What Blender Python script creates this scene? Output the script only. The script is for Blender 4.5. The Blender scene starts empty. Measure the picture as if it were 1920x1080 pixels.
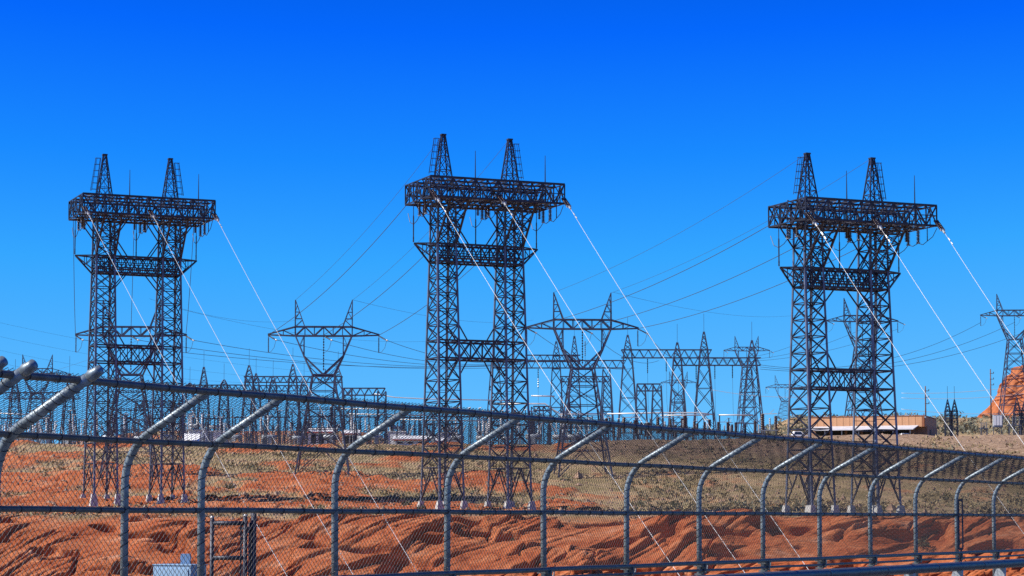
import bpy, math, random
import numpy as np
from mathutils import Vector, Matrix
random.seed(7); RNG = np.random.default_rng(11)
SC = bpy.context.scene
COL = SC.collection
R = math.radians

# ------------------------------------------------------------------ camera, sky, sun, exposure
F = 4200.0                      # focal length in photograph pixels (1920 wide)
PITCH = R(4.0)
PY0 = 975 - F * math.tan(PITCH)  # principal point row
cam = bpy.data.cameras.new("camera")
cam.lens = F / 1920 * 36; cam.sensor_width = 36; cam.shift_y = (PY0 - 540) / 1920
cam.clip_start = 0.5; cam.clip_end = 20000
camo = bpy.data.objects.new("camera", cam); COL.objects.link(camo)
camo.location = (0, 0, 0); camo.rotation_euler = (math.pi / 2 + PITCH, 0, 0)
SC.camera = camo

SUN_DIR = Vector((-0.98, -0.20, 0.0)).normalized() * math.cos(R(44)) + Vector((0, 0, math.sin(R(44))))
world = bpy.data.worlds.new("World"); SC.world = world; world.use_nodes = True
wn = world.node_tree.nodes; wl = world.node_tree.links
for n in list(wn): wn.remove(n)
sky = wn.new('ShaderNodeTexSky'); sky.sky_type = 'NISHITA'; sky.sun_disc = False
sky.sun_elevation = R(44); sky.sun_rotation = math.atan2(SUN_DIR.x, SUN_DIR.y)
sky.altitude = 0; sky.air_density = 1.0; sky.dust_density = 0.0; sky.ozone_density = 10.0
# grade of the clear desert sky: the sky texture's green value drives a deeper, more saturated blue
sep = wn.new('ShaderNodeSeparateColor'); wl.new(sky.outputs[0], sep.inputs[0])
dv = wn.new('ShaderNodeMath'); dv.operation = 'DIVIDE'; dv.inputs[1].default_value = 7.0; wl.new(sep.outputs[1], dv.inputs[0])
rp = wn.new('ShaderNodeValToRGB'); wl.new(dv.outputs[0], rp.inputs[0]); el = rp.color_ramp.elements
stops = [(0.0, (0, 0.02, 0.20)), (2.0, (0.0005, 0.075, 0.52)), (2.54, (0.0015, 0.138, 0.97)), (3.1, (0.010, 0.255, 1.0)), (3.75, (0.036, 0.385, 1.0)), (5.5, (0.15, 0.55, 1.0)), (7.0, (0.26, 0.64, 1.0))]
while len(el) < len(stops): el.new(0.5)
for k, (g_, c_) in enumerate(stops): el[k].position = g_ / 7.0; el[k].color = (*c_, 1)
com = wn.new('ShaderNodeVectorMath'); com.operation = 'SCALE'; com.inputs[3].default_value = 1 / 0.12; wl.new(rp.outputs[0], com.inputs[0])
bg = wn.new('ShaderNodeBackground'); bg.inputs['Strength'].default_value = 0.079
wo = wn.new('ShaderNodeOutputWorld')
wl.new(com.outputs[0], bg.inputs['Color']); wl.new(bg.outputs[0], wo.inputs[0])

sl = bpy.data.lights.new("sun", 'SUN'); sl.energy = 5.0; sl.angle = R(0.5); sl.color = (1.0, 0.94, 0.84)
so = bpy.data.objects.new("sun", sl); COL.objects.link(so)
so.rotation_euler = (-SUN_DIR).to_track_quat('-Z', 'Y').to_euler(); so.location = (-60, -20, 120)
SC.view_settings.view_transform = 'Standard'; SC.view_settings.look = 'None'
SC.view_settings.exposure = 0.6; SC.view_settings.gamma = 1.0; SC.view_settings.use_curve_mapping = False
SC.cycles.use_denoising = False; SC.cycles.max_bounces = 4; SC.cycles.diffuse_bounces = 2; SC.cycles.glossy_bounces = 2

def at(px, py, Y):
    """a place seen at photograph pixel (px, py), Y metres ahead"""
    a = (PY0 - py) / F
    z = Y * math.tan(PITCH + math.atan(a))
    return Vector(((px - 960) / F * (Y * math.cos(PITCH) + z * math.sin(PITCH)), Y, z))

# ------------------------------------------------------------------ materials
def mat(name, col, rough=0.7, metal=0.0, var=0.0, scale=3.0, bump=0.0, spec=None, col2=None, coord='Object'):
    m = bpy.data.materials.new(name); m.use_nodes = True
    nt = m.node_tree; b = nt.nodes['Principled BSDF']
    b.inputs['Base Color'].default_value = (*col, 1); b.inputs['Roughness'].default_value = rough
    b.inputs['Metallic'].default_value = metal
    if spec is not None: b.inputs['Specular IOR Level'].default_value = spec
    if var > 0 or bump > 0:
        tc = nt.nodes.new('ShaderNodeTexCoord'); nz = nt.nodes.new('ShaderNodeTexNoise')
        nz.inputs['Scale'].default_value = scale; nz.inputs['Detail'].default_value = 5
        nt.links.new(tc.outputs[coord], nz.inputs['Vector'])
        if var > 0:
            rp = nt.nodes.new('ShaderNodeValToRGB')
            lo = [max(0, c * (1 - var)) for c in col]; hi = list(col2) if col2 else [min(1, c * (1 + var)) for c in col]
            rp.color_ramp.elements[0].position = 0.3; rp.color_ramp.elements[1].position = 0.7
            rp.color_ramp.elements[0].color = (*lo, 1); rp.color_ramp.elements[1].color = (*hi, 1)
            nt.links.new(nz.outputs[0], rp.inputs[0]); nt.links.new(rp.outputs[0], b.inputs['Base Color'])
        if bump > 0:
            bp = nt.nodes.new('ShaderNodeBump'); bp.inputs['Strength'].default_value = bump
            bp.inputs['Distance'].default_value = 0.05
            nt.links.new(nz.outputs[0], bp.inputs['Height']); nt.links.new(bp.outputs[0], b.inputs['Normal'])
    return m
M = {
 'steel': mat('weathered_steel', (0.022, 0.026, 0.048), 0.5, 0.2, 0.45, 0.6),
 'steel_lit': mat('galvanised_sunlit', (0.11, 0.13, 0.19), 0.42, 0.3, 0.5, 0.6),  # same tower steel, base lightened to put the legs' sunlight into the colour
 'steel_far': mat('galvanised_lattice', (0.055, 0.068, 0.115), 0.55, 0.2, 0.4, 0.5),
 'pipe': mat('galvanised_pipe', (0.18, 0.225, 0.26), 0.45, 0.3, 0.45, 11.0, 0.10),
 'rail': mat('rail_pipe', (0.085, 0.095, 0.105), 0.5, 0.15, 0.3, 9.0, 0.05),
 'wire_mesh': mat('mesh_wire', (0.022, 0.022, 0.03), 0.5, 0.3),
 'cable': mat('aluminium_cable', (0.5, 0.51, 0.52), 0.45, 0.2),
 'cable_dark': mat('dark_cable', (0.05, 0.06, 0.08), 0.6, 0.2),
 'porcelain': mat('brown_porcelain', (0.035, 0.022, 0.025), 0.25, 0.0),
 'porcelain_red': mat('red_brown_porcelain', (0.035, 0.016, 0.013), 0.3, 0.0),
 'hardware': mat('bright_clamp', (0.38, 0.39, 0.40), 0.35, 0.3),
 'concrete': mat('footing_concrete', (0.42, 0.41, 0.39), 0.85, 0, 0.2, 2.0, 0.2),
 'bus': mat('bus_aluminium', (0.55, 0.55, 0.55), 0.4, 0.1),
 'equip': mat('equipment_grey', (0.34, 0.37, 0.40), 0.5, 0.1, 0.2, 0.8),
 'equip_dark': mat('equipment_dark', (0.10, 0.11, 0.14), 0.5, 0.2, 0.3, 0.8),
 'white': mat('white_paint', (0.8, 0.8, 0.8), 0.5),
 'red': mat('red_trim', (0.5, 0.06, 0.05), 0.6),
 'orange': mat('orange_siding', (0.56, 0.29, 0.145), 0.65, 0, 0.12, 0.7),
 'orange_trim_and_shade': mat('orange_trim_and_shade', (0.30, 0.105, 0.042), 0.6, 0, 0.15, 0.7),
 'block': mat('block_wall', (0.30, 0.17, 0.11), 0.85, 0, 0.2, 1.0),
 'dark': mat('dark_interior', (0.02, 0.02, 0.022), 0.8),
 'awning': mat('awning_metal', (0.55, 0.55, 0.57), 0.5, 0.1, 0.1, 1.0),
 'wood': mat('pole_wood', (0.12, 0.06, 0.05), 0.85, 0, 0.3, 2.0),
 'asphalt': mat('asphalt', (0.05, 0.05, 0.052), 0.9, 0, 0.3, 4.0, 0.3),
 'deck': mat('deck_concrete', (0.16, 0.155, 0.15), 0.85, 0, 0.2, 1.5, 0.2),
 'glass': mat('window_glass', (0.02, 0.03, 0.04), 0.1, 0, spec=0.8),
 'rubber': mat('rubber', (0.02, 0.02, 0.02), 0.8),
 'cabinet': mat('cabinet_paint', (0.24, 0.38, 0.55), 0.5, 0.05, 0.12, 3.0),
 'bush': mat('sage_leaf', (0.06, 0.072, 0.035), 0.8, 0, 0.5, 1.2, col2=(0.11, 0.115, 0.06)),
 'stone': mat('loose_stone', (0.22, 0.11, 0.06), 0.9, 0, 0.5, 0.4, col2=(0.38, 0.25, 0.17)),
 'scrub': mat('dry_scrub', (0.19, 0.148, 0.062), 0.85, 0, 0.45, 0.25, col2=(0.40, 0.30, 0.155)),
 'greyscrub': mat('grey_sage', (0.13, 0.13, 0.085), 0.85, 0, 0.4, 0.3, col2=(0.20, 0.19, 0.13)),
}

# ------------------------------------------------------------------ mesh helpers
class MB:
    def __init__(s): s.v = []; s.f = []
    def add(s, vs, fs):
        o = len(s.v); s.v += [tuple(x) for x in vs]; s.f += [tuple(i + o for i in f) for f in fs]; return s
    def bar(s, p, q, w, h=None, caps=True):
        p = Vector(p); q = Vector(q); d = q - p; L = d.length
        if L < 1e-5: return s
        d = d / L; h = h or w
        ref = Vector((0, 1, 0)) if abs(d.z) > 0.9 else Vector((0, 0, 1))
        x = d.cross(ref).normalized(); y = x.cross(d)
        x = x * (w / 2); y = y * (h / 2)
        vs = [p - x - y, p + x - y, p + x + y, p - x + y, q - x - y, q + x - y, q + x + y, q - x + y]
        fs = [(0, 1, 5, 4), (1, 2, 6, 5), (2, 3, 7, 6), (3, 0, 4, 7)]
        if caps: fs += [(3, 2, 1, 0), (4, 5, 6, 7)]
        return s.add(vs, fs)
    def box(s, lo, hi):
        x0, y0, z0 = lo; x1, y1, z1 = hi
        vs = [(x0, y0, z0), (x1, y0, z0), (x1, y1, z0), (x0, y1, z0), (x0, y0, z1), (x1, y0, z1), (x1, y1, z1), (x0, y1, z1)]
        return s.add(vs, [(3, 2, 1, 0), (4, 5, 6, 7), (0, 1, 5, 4), (1, 2, 6, 5), (2, 3, 7, 6), (3, 0, 4, 7)])
    def frustum(s, c, w0, w1, h):
        x, y, z = c; a = w0 / 2; b = w1 / 2
        vs = [(x - a, y - a, z), (x + a, y - a, z), (x + a, y + a, z), (x - a, y + a, z),
              (x - b, y - b, z + h), (x + b, y - b, z + h), (x + b, y + b, z + h), (x - b, y + b, z + h)]
        return s.add(vs, [(3, 2, 1, 0), (4, 5, 6, 7), (0, 1, 5, 4), (1, 2, 6, 5), (2, 3, 7, 6), (3, 0, 4, 7)])
    def tube(s, pts, r, n=8, caps=True):
        pts = [Vector(p) for p in pts]; k = len(pts)
        rr = r if isinstance(r, (list, tuple)) else [r] * k
        rows = []; px = None
        for i, p in enumerate(pts):
            d = (pts[min(i + 1, k - 1)] - pts[max(i - 1, 0)]).normalized()
            if px is None:
                ref = Vector((0, 0, 1)) if abs(d.z) < 0.9 else Vector((1, 0, 0))
                px = d.cross(ref).normalized()
            else:
                px = (px - d * px.dot(d)).normalized()
            py = d.cross(px)
            rows.append([p + (px * math.cos(2 * math.pi * j / n) + py * math.sin(2 * math.pi * j / n)) * rr[i] for j in range(n)])
        vs = [v for row in rows for v in row]; fs = []
        for i in range(k - 1):
            for j in range(n):
                a = i * n + j; b = i * n + (j + 1) % n
                fs.append((a, b, b + n, a + n))
        if caps:
            fs.append(tuple(range(n))[::-1]); fs.append(tuple((k - 1) * n + j for j in range(n)))
        return s.add(vs, fs)
    def discs(s, p, q, r, n, core=0.35, sides=7):
        p = Vector(p); q = Vector(q); pts = []; rr = []
        for i in range(n):
            for t, k in ((0.0, core), (0.25, 1.0), (0.55, 0.9), (0.7, core)):
                pts.append(p.lerp(q, (i + t) / n)); rr.append(r * k)
        pts.append(q); rr.append(r * core)
        return s.tube(pts, rr, sides)
    def mesh(s, name, smooth=False):
        me = bpy.data.meshes.new(name); me.from_pydata(s.v, [], s.f); me.update()
        if smooth: me.polygons.foreach_set('use_smooth', [True] * len(me.polygons))
        return me

def obj(name, mb, m, parent=None, smooth=False, kind=None):
    me = mb.mesh(name, smooth) if isinstance(mb, MB) else mb
    if m is not None:
        mm = M[m] if isinstance(m, str) else m
        if not me.materials: me.materials.append(mm)
    o = bpy.data.objects.new(name, me); COL.objects.link(o)
    if parent is not None: o.parent = parent
    if kind: o['kind'] = kind
    return o
def tag(o, label, cat, group=None):
    o['label'] = label; o['category'] = cat
    if group: o['group'] = group
    return o
def thing(name, label, cat, loc=(0, 0, 0), rz=0.0, group=None):
    e = bpy.data.objects.new(name, None); COL.objects.link(e)
    e.location = loc; e.rotation_euler = (0, 0, rz); e.empty_display_size = 0.3
    return tag(e, label, cat, group)
def dup(root, loc, rz=0.0, label=None, group=None, scale=None):
    r = root.copy(); COL.objects.link(r); r.location = loc; r.rotation_euler = (0, 0, rz)
    if scale: r.scale = scale
    if label: r['label'] = label
    if group: r['group'] = group
    for ch in root.children:
        c = ch.copy(); COL.objects.link(c); c.parent = r
        for g in ch.children:
            d = g.copy(); COL.objects.link(d); d.parent = c
    return r

# ------------------------------------------------------------------ noise (numpy perlin)
_perm = RNG.permutation(256); _perm = np.concatenate([_perm, _perm, _perm])
_gr = np.stack([np.cos(np.arange(16) / 16 * 2 * np.pi), np.sin(np.arange(16) / 16 * 2 * np.pi)], 1)
def perlin(x, y):
    xi = np.floor(x).astype(int); yi = np.floor(y).astype(int); xf = x - xi; yf = y - yi
    xi &= 255; yi &= 255
    u = xf * xf * xf * (xf * (xf * 6 - 15) + 10); v = yf * yf * yf * (yf * (yf * 6 - 15) + 10)
    def g(a, b, dx, dy):
        h = _gr[_perm[_perm[a] + b] & 15]; return h[..., 0] * dx + h[..., 1] * dy
    n00 = g(xi, yi, xf, yf); n10 = g(xi + 1, yi, xf - 1, yf)
    n01 = g(xi, yi + 1, xf, yf - 1); n11 = g(xi + 1, yi + 1, xf - 1, yf - 1)
    return (n00 * (1 - u) + n10 * u) * (1 - v) + (n01 * (1 - u) + n11 * u) * v * 1.0
def fbm(x, y, o=4, g=0.5):
    s = 0; a = 1.0; f = 1.0
    for i in range(o):
        s = s + a * perlin(x * f + 17.3 * i, y * f + 9.1 * i); a *= g; f *= 2.03
    return s
def sstep(a, b, x):
    t = np.clip((x - a) / (b - a), 0, 1); return t * t * (3 - 2 * t)

# ------------------------------------------------------------------ ground
PY_ = [-50, 60, 150, 229, 256, 266, 272, 277, 281, 300, 312, 325, 345, 360, 390, 420, 450, 700, 1000, 1600, 2500, 9000]
PZ_ = [-60, -60, -48, -26, -15, -8.6, -4.0, -0.9, 0.5, 0.9, 1.4, 2.1, 4.6, 7.0, 10.6, 13.9, 15.0, 23.4, 33.6, 52, 58, 58]
EY_ = [0, 330, 400, 420, 432, 455, 560, 700, 1000, 1600, 9000]
EZ_ = [0, 0, 1.2, 1.95, 0.75, 0.9, 4.0, 8.4, 11.8, 12, 10]
def ground_base(X, Y):
    z = np.interp(Y, PY_, PZ_)
    t = X / np.maximum(Y, 100)
    z = z + np.interp(Y, EY_, EZ_) * sstep(0.098, 0.128, t)
    z = z + 1.15 * sstep(0.0, 0.06, t) * (1 - sstep(0.098, 0.128, t)) * sstep(335, 420, Y) * (1 - sstep(424, 440, Y))
    z = z + 6.0 * sstep(750, 1000, Y) * (1 - sstep(1300, 1700, Y)) * sstep(-0.21, -0.16, t) * (1 - sstep(-0.07, -0.045, t))
    return z
def strata(X, Y, sl, p, seed):
    wx = fbm(X * 0.045 + seed, Y * 0.06 + seed, 3) * 2.4 + 0.12 * fbm(X * 0.9, Y * 0.9 + seed, 2)
    q = (Y - sl * X + wx) / p
    n = perlin(X * 0.05 + seed * 3, q * 0.31); fr = q - np.floor(q)
    saw = np.where(fr < 0.10, fr / 0.10, 1 - (fr - 0.10) / 0.90)
    lay = _perm[(np.floor(q).astype(int)) & 255] / 255.0
    along = sstep(-0.35, 0.2, perlin(X * 0.16 + lay * 50, lay * 77 + Y * 0.0) + n)
    return saw * (0.35 + 0.65 * lay) * along
def cells(X, Y, seed):
    """worley slabs: (height of the cell, distance to the border)"""
    xi = np.floor(X).astype(int); yi = np.floor(Y).astype(int)
    f1 = np.full(X.shape, 9.0); f2 = np.full(X.shape, 9.0); hv = np.zeros(X.shape)
    for dx in (-1, 0, 1):
        for dy in (-1, 0, 1):
            a = (xi + dx + seed) & 255; b = (yi + dy) & 255
            h = _perm[_perm[a] + b]; h2 = _perm[h + 37]; h3 = _perm[h + 91]
            d = (xi + dx + h / 255.0 - X) ** 2 + (yi + dy + h2 / 255.0 - Y) ** 2
            n1 = d < f1
            f2 = np.where(n1, f1, np.minimum(f2, d)); hv = np.where(n1, h3 / 255.0, hv); f1 = np.where(n1, d, f1)
    return hv, np.sqrt(f2) - np.sqrt(f1)
def slabs(X, Y, ang, lx, ly, seed):
    wx = 0.5 * fbm(X * 0.25 + seed, Y * 0.3, 2); wy = 0.7 * fbm(X * 0.12, Y * 0.2 + seed, 3)
    u = (X + ang * Y * 0.3 + wx) / lx; v = (Y - ang * X + wy) / ly
    h, e_ = cells(u, v, seed)
    fr = v - np.floor(v)
    return h * (0.75 + 0.25 * np.cos(u * 2.0)) - 0.55 * (1 - sstep(0.0, 0.10, e_))
def ground_detail(X, Y):
    """(dy, dz, rock mask)"""
    face = sstep(252, 264, Y) * (1 - sstep(278.5, 282.5, Y + 2.0 * fbm(X * 0.12, Y * 0.02, 3)))
    bench = sstep(281, 286, Y) * (1 - sstep(425, 460, Y))
    # the slope face: sheets of cross-bedded sandstone
    ang = 0.62 + 0.35 * perlin(X * 0.03 + 4.4, X * 0 + 0.5)
    blk = sstep(-0.35, 0.25, fbm(X * 0.05 + 31, Y * 0.13, 3))
    D = blk * (1.25 * slabs(X, Y, ang * 0.9, 8.5, 2.7, 13) + 0.34 * slabs(X, Y, ang * 1.05, 3.0, 0.95, 57))
    D = D + 1.0 * strata(X, Y, ang * 0.9, 4.3, 3.1) + 0.36 * strata(X, Y, ang, 1.0, 21.3) * (0.35 + 0.65 * sstep(-0.1, 0.25, fbm(X * 0.04, Y * 0.1 + 60, 2)))
    D = D + 1.2 * fbm(X * 0.05 + 2, Y * 0.11, 3) + 0.09 * fbm(X * 0.9, Y * 1.1, 4)
    hol = sstep(0.20, 0.34, fbm(X * 0.11 + 44, Y * 0.30 + 7, 2)); D = D - 1.35 * hol
    # outcrops on the bench
    t = X / np.maximum(Y, 1)
    o = fbm(X * 0.05 + 70, Y * 0.045, 4)
    redness = o + 0.22 - 0.55 * sstep(0.0, 0.11, t) - 0.25 * sstep(-0.04, 0.03, t) - 0.40 * sstep(345, 415, Y) + 0.15 * np.sin(Y * 0.11)
    redness = redness + 0.25 * sstep(-0.12, -0.2, t) * (1 - sstep(370, 420, Y))
    out = sstep(0.0, 0.22, redness) * bench
    E = out * (0.75 * strata(X * 0.45, Y, 0.12, 6.5, 41.0) + 0.4 * strata(X * 0.6, Y, 0.12, 2.3, 51.0) + 0.55 * slabs(X, Y, 0.1, 6.0, 3.4, 99)) + 0.25 * fbm(X * 0.12, Y * 0.1, 4) * bench
    E = E + bench * 0.05 * fbm(X * 1.1, Y * 0.9, 2) + bench * 0.5 * sstep(345, 370, Y) * fbm(X * 0.05 + 5, Y * 0.06 + 3, 3)
    far = sstep(430, 600, Y)
    E = E + far * 0.6 * fbm(X * 0.02, Y * 0.015, 3)
    fr = sstep(720, 900, Y) * 0.85 * sstep(-0.3, 0.1, fbm(X * 0.02, Y * 0.02 + 8, 3))
    return -0.55 * D * face, 0.8 * D * face + E, np.clip(face + out + fr, 0, 1)
def gz(x, y):
    X = np.array([float(x)]); Y = np.array([float(y)])
    return float(ground_base(X, Y)[0] + ground_detail(X, Y)[1][0])

def build_ground():
    cols = np.linspace(-180, 2100, 1000)
    t = (cols - 960) / F
    rows = np.concatenate([np.linspace(40, 255, 12), np.linspace(256, 261, 8), np.arange(261.4, 283, 0.075),
                           np.arange(283, 345, 0.32), np.arange(345, 432, 0.5), np.geomspace(433, 7000, 90)])
    Y, T = np.meshgrid(rows, t, indexing='ij'); X = T * Y
    dy, dz, rock = ground_detail(X, Y)
    Z = ground_base(X, Y) + dz
    nr, nc = X.shape
    co = np.stack([X, Y + dy, Z], -1).reshape(-1, 3).astype(np.float32)
    idx = np.arange(nr * nc).reshape(nr, nc)
    q = np.stack([idx[:-1, :-1], idx[:-1, 1:], idx[1:, 1:], idx[1:, :-1]], -1).reshape(-1, 4).astype(np.int32)
    me = bpy.data.meshes.new('ground')
    me.vertices.add(len(co)); me.vertices.foreach_set('co', co.ravel())
    me.loops.add(q.size); me.loops.foreach_set('vertex_index', q.ravel())
    me.polygons.add(len(q)); me.polygons.foreach_set('loop_start', np.arange(0, q.size, 4, dtype=np.int32))
    me.update(calc_edges=True)
    at_ = me.attributes.new('rock', 'FLOAT', 'POINT'); at_.data.foreach_set('value', rock.ravel().astype(np.float32))
    scree = sstep(0.095, 0.13, T) * sstep(372, 396, Y) * (1 - sstep(418, 430, Y)) + sstep(0.0, 0.05, T) * (1 - sstep(0.095, 0.13, T)) * sstep(380, 400, Y) * (1 - sstep(440, 470, Y)) * 0.8
    at_ = me.attributes.new('scree', 'FLOAT', 'POINT'); at_.data.foreach_set('value', scree.ravel().astype(np.float32))
    m = bpy.data.materials.new('desert_ground'); m.use_nodes = True
    nt = m.node_tree; N = nt.nodes; L = nt.links; b = N['Principled BSDF']; b.inputs['Roughness'].default_value = 0.92
    b.inputs['Specular IOR Level'].default_value = 0.15
    tc = N.new('ShaderNodeTexCoord')
    def noise(scale, detail=6, stretch=(1, 1, 1), rot=(0, 0, 0)):
        mp = N.new('ShaderNodeMapping'); mp.inputs['Scale'].default_value = stretch; mp.inputs['Rotation'].default_value = rot
        L.new(tc.outputs['Object'], mp.inputs[0])
        n = N.new('ShaderNodeTexNoise'); n.inputs['Scale'].default_value = scale; n.inputs['Detail'].default_value = detail
        n.inputs['Roughness'].default_value = 0.65
        L.new(mp.outputs[0], n.inputs['Vector']); return n.outputs[0]
    def ramp(fac, stops):
        r = N.new('ShaderNodeValToRGB'); L.new(fac, r.inputs[0]); e = r.color_ramp.elements
        while len(e) < len(stops): e.new(0.5)
        for k, (p, c) in enumerate(stops): e[k].position = p; e[k].color = (*c, 1)
        return r.outputs[0]
    def mix(f, a, b_, mode='MIX'):
        x = N.new('ShaderNodeMix'); x.data_type = 'RGBA'; x.blend_type = mode
        if isinstance(f, float): x.inputs[0].default_value = f
        else: L.new(f, x.inputs[0])
        for k, v in ((6, a), (7, b_)):
            if isinstance(v, tuple): x.inputs[k].default_value = (*v, 1)
            else: L.new(v, x.inputs[k])
        return x.outputs[2]
    rockc = ramp(noise(0.30, 9, (0.55, 1.8, 1), (0, 0, R(-32))), [(0.30, (0.235, 0.052, 0.017)), (0.44, (0.375, 0.098, 0.034)), (0.57, (0.45, 0.148, 0.058)), (0.72, (0.54, 0.27, 0.165))])
    fine = ramp(noise(1.5, 7, (0.35, 3.2, 3.2), (0, 0, R(-32))), [(0.32, (0.62, 0.56, 0.54)), (0.5, (1.0, 1.0, 1.0)), (0.75, (1.25, 1.2, 1.15))])
    rockc = mix(0.8, rockc, fine, 'MULTIPLY')
    sandc = ramp(noise(0.16, 8, (1, 0.7, 1)), [(0.28, (0.148, 0.115, 0.050)), (0.42, (0.252, 0.189, 0.092)), (0.55, (0.370, 0.266, 0.148)), (0.70, (0.407, 0.170, 0.074))])
    sandc = mix(0.8, sandc, ramp(noise(1.6, 5), [(0.3, (0.5, 0.52, 0.48)), (0.5, (1, 1, 1)), (0.72, (1.3, 1.25, 1.15))]), 'MULTIPLY')
    screec = ramp(noise(1.5, 8), [(0.3, (0.136, 0.085, 0.051)), (0.5, (0.272, 0.178, 0.111)), (0.68, (0.425, 0.315, 0.221))])
    a1 = N.new('ShaderNodeAttribute'); a1.attribute_name = 'rock'
    a2 = N.new('ShaderNodeAttribute'); a2.attribute_name = 'scree'
    c = mix(a2.outputs['Fac'], sandc, screec); c = mix(a1.outputs['Fac'], c, rockc)
    L.new(c, b.inputs['Base Color'])
    bp = N.new('ShaderNodeBump'); bp.inputs['Strength'].default_value = 0.8; bp.inputs['Distance'].default_value = 0.4
    L.new(noise(1.5, 9, (0.5, 2.4, 2.4), (0, 0, R(-32))), bp.inputs['Height']); L.new(bp.outputs[0], b.inputs['Normal'])
    me.materials.append(m)
    o = bpy.data.objects.new('ground', me); COL.objects.link(o); o['kind'] = 'structure'
    return m
GROUND_MAT = build_ground()
# the wider country round the canyon, below and beyond the modelled slope
mb = MB()
mb.add([(-9000, -6000, -62), (9000, -6000, -62), (9000, 9000, -62), (-9000, 9000, -62)], [(0, 1, 2, 3)])
o = obj('canyon_ground', mb, GROUND_MAT); o['kind'] = 'structure'

# the red butte at the right edge
def build_butte():
    nu, nv = 220, 90; Y0 = 900.0
    base = at(1960, 778, Y0); top = at(1960, 688, Y0).z
    zb = at(1960, 790, Y0).z - 6; H = top - zb
    vs = np.zeros((nv, nu, 3))
    a = np.linspace(0, 2 * np.pi, nu, endpoint=False)
    for i in range(nv):
        f = i / (nv - 1)
        rad = np.interp(f, [0, 0.2, 0.45, 0.75, 0.86, 0.90, 0.99, 1.0], [34, 28.5, 22.5, 18.2, 16.6, 14.4, 13.6, 0.1])
        z = zb + H * f
        n = fbm(np.cos(a) * 2.2 + 5 + f * 1.2, np.sin(a) * 2.2 + 9 + f * 2.0, 4)
        led = ((f * 9 + 1.3 * n + 0.5 * np.sin(f * 23)) % 1.0); led = np.where(led < 0.2, led / 0.2, 1 - (led - 0.2) / 0.8)
        if f < 0.995: r = rad * (1 + 0.16 * n) + 0.6 * led * (0.3 + f) + 0.8 * fbm(np.cos(a) * 9 + 3, np.sin(a) * 9 + f * 7, 3)
        else: r = rad + 0 * n
        vs[i, :, 0] = base.x + 2 + r * np.cos(a) * 1.05; vs[i, :, 1] = Y0 + r * np.sin(a)
        vs[i, :, 2] = z + (0.6 * n if 0.1 < f < 0.99 else 0.5 * fbm(np.cos(a) * 3, np.sin(a) * 3, 3) if f >= 0.99 else 0)
    idx = np.arange(nv * nu).reshape(nv, nu); nx = np.roll(idx, -1, 1)
    q = np.stack([idx[:-1], nx[:-1], nx[1:], idx[1:]], -1).reshape(-1, 4)
    me = bpy.data.meshes.new('butte'); me.from_pydata(vs.reshape(-1, 3).tolist(), [], q.tolist()); me.update()
    m = mat('butte_sandstone', (0.32, 0.090, 0.034), 0.95, 0, 0.35, 0.3, 0.6, 0.1, (0.46, 0.17, 0.075))
    o = obj('butte', me, m); o['kind'] = 'structure'
build_butte()

# ------------------------------------------------------------------ bridge deck with kerb (the camera stands on its far pavement)
T_ = Vector((0.4874, 0.8733, 0)); N_ = Vector((0.8733, -0.4874, 0)); S_ = 2.612
P0 = Vector((-3.38, 24.42, 0)); FRZ = math.atan2(T_.y, T_.x)   # fence frame: x along T, -y towards the camera
DECK = -1.65
def strip(name, n0, n1, z0, z1, m, a0=-45, a1=70):
    mb = MB(); mb.box((a0, -n1, z0), (a1, -n0, z1))
    o = obj(name, mb, m); o.location = P0; o.rotation_euler = (0, 0, FRZ); o['kind'] = 'structure'
strip('bridge_pavement', -0.35, 2.55, DECK - 0.4, DECK, 'deck')
strip('bridge_road', 2.55, 13.2, DECK - 0.55, DECK - 0.15, 'asphalt')
strip('bridge_pavement_far', 13.2, 16.0, DECK - 0.4, DECK, 'deck')

# ------------------------------------------------------------------ chain link fence
fence = thing('chain_link_fence', 'tall grey chain link bridge fence with curved pipe posts across the foreground', 'fence', P0, FRZ)
# local frame: x along the fence, y away from the camera (so inward offset = -y), z up
Rr = 0.60; Z0c = 0.37; ANG = R(62); LT = 0.83
def prof(off, n_arc=9, zlow=DECK, ext=0.0):
    """points (inward, z) on the post's centre line moved outward by off"""
    r = Rr + off; pts = [(-off, zlow), (-off, Z0c)]
    for i in range(1, n_arc + 1):
        a = ANG * i / n_arc; pts.append((Rr - r * math.cos(a), Z0c + r * math.sin(a)))
    p = pts[-1]; pts.append((p[0] + (LT + ext) * math.sin(ANG), p[1] + (LT + ext) * math.cos(ANG)))
    return pts
def p3(p, x=0.0): return (x, -p[0], p[1])
def post_mb(ext=0.0, r=0.041): return MB().tube([p3(p) for p in prof(0, 9, DECK, ext)], r, 12)
me_post = post_mb().mesh('post', True)
me_post_long = post_mb(0.10, 0.053).mesh('post_long', True)
me_cap = MB().discs((0, 0, 0), (0, -0.15 * math.sin(ANG), 0.15 * math.cos(ANG)), 0.062, 1, 0.80, 12).mesh('cap', True)
mbb = MB(); mbb.box((-0.07, -0.10, -0.02), (0.07, 0.07, 0.01)); mbb.box((-0.02, -0.12, -0.13), (0.02, -0.05, 0.02)); mbb.box((-0.06, -0.06, -0.15), (0.06, 0.06, -0.13))
me_br = mbb.mesh('bracket')
mbh = MB().tube([(0.20, -0.055, 0.0), (0.20, -0.05, -0.07), (0.17, -0.02, -0.10), (0.10, 0.0, -0.10)], 0.013, 6)
me_hook = mbh.mesh('hook')
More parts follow.
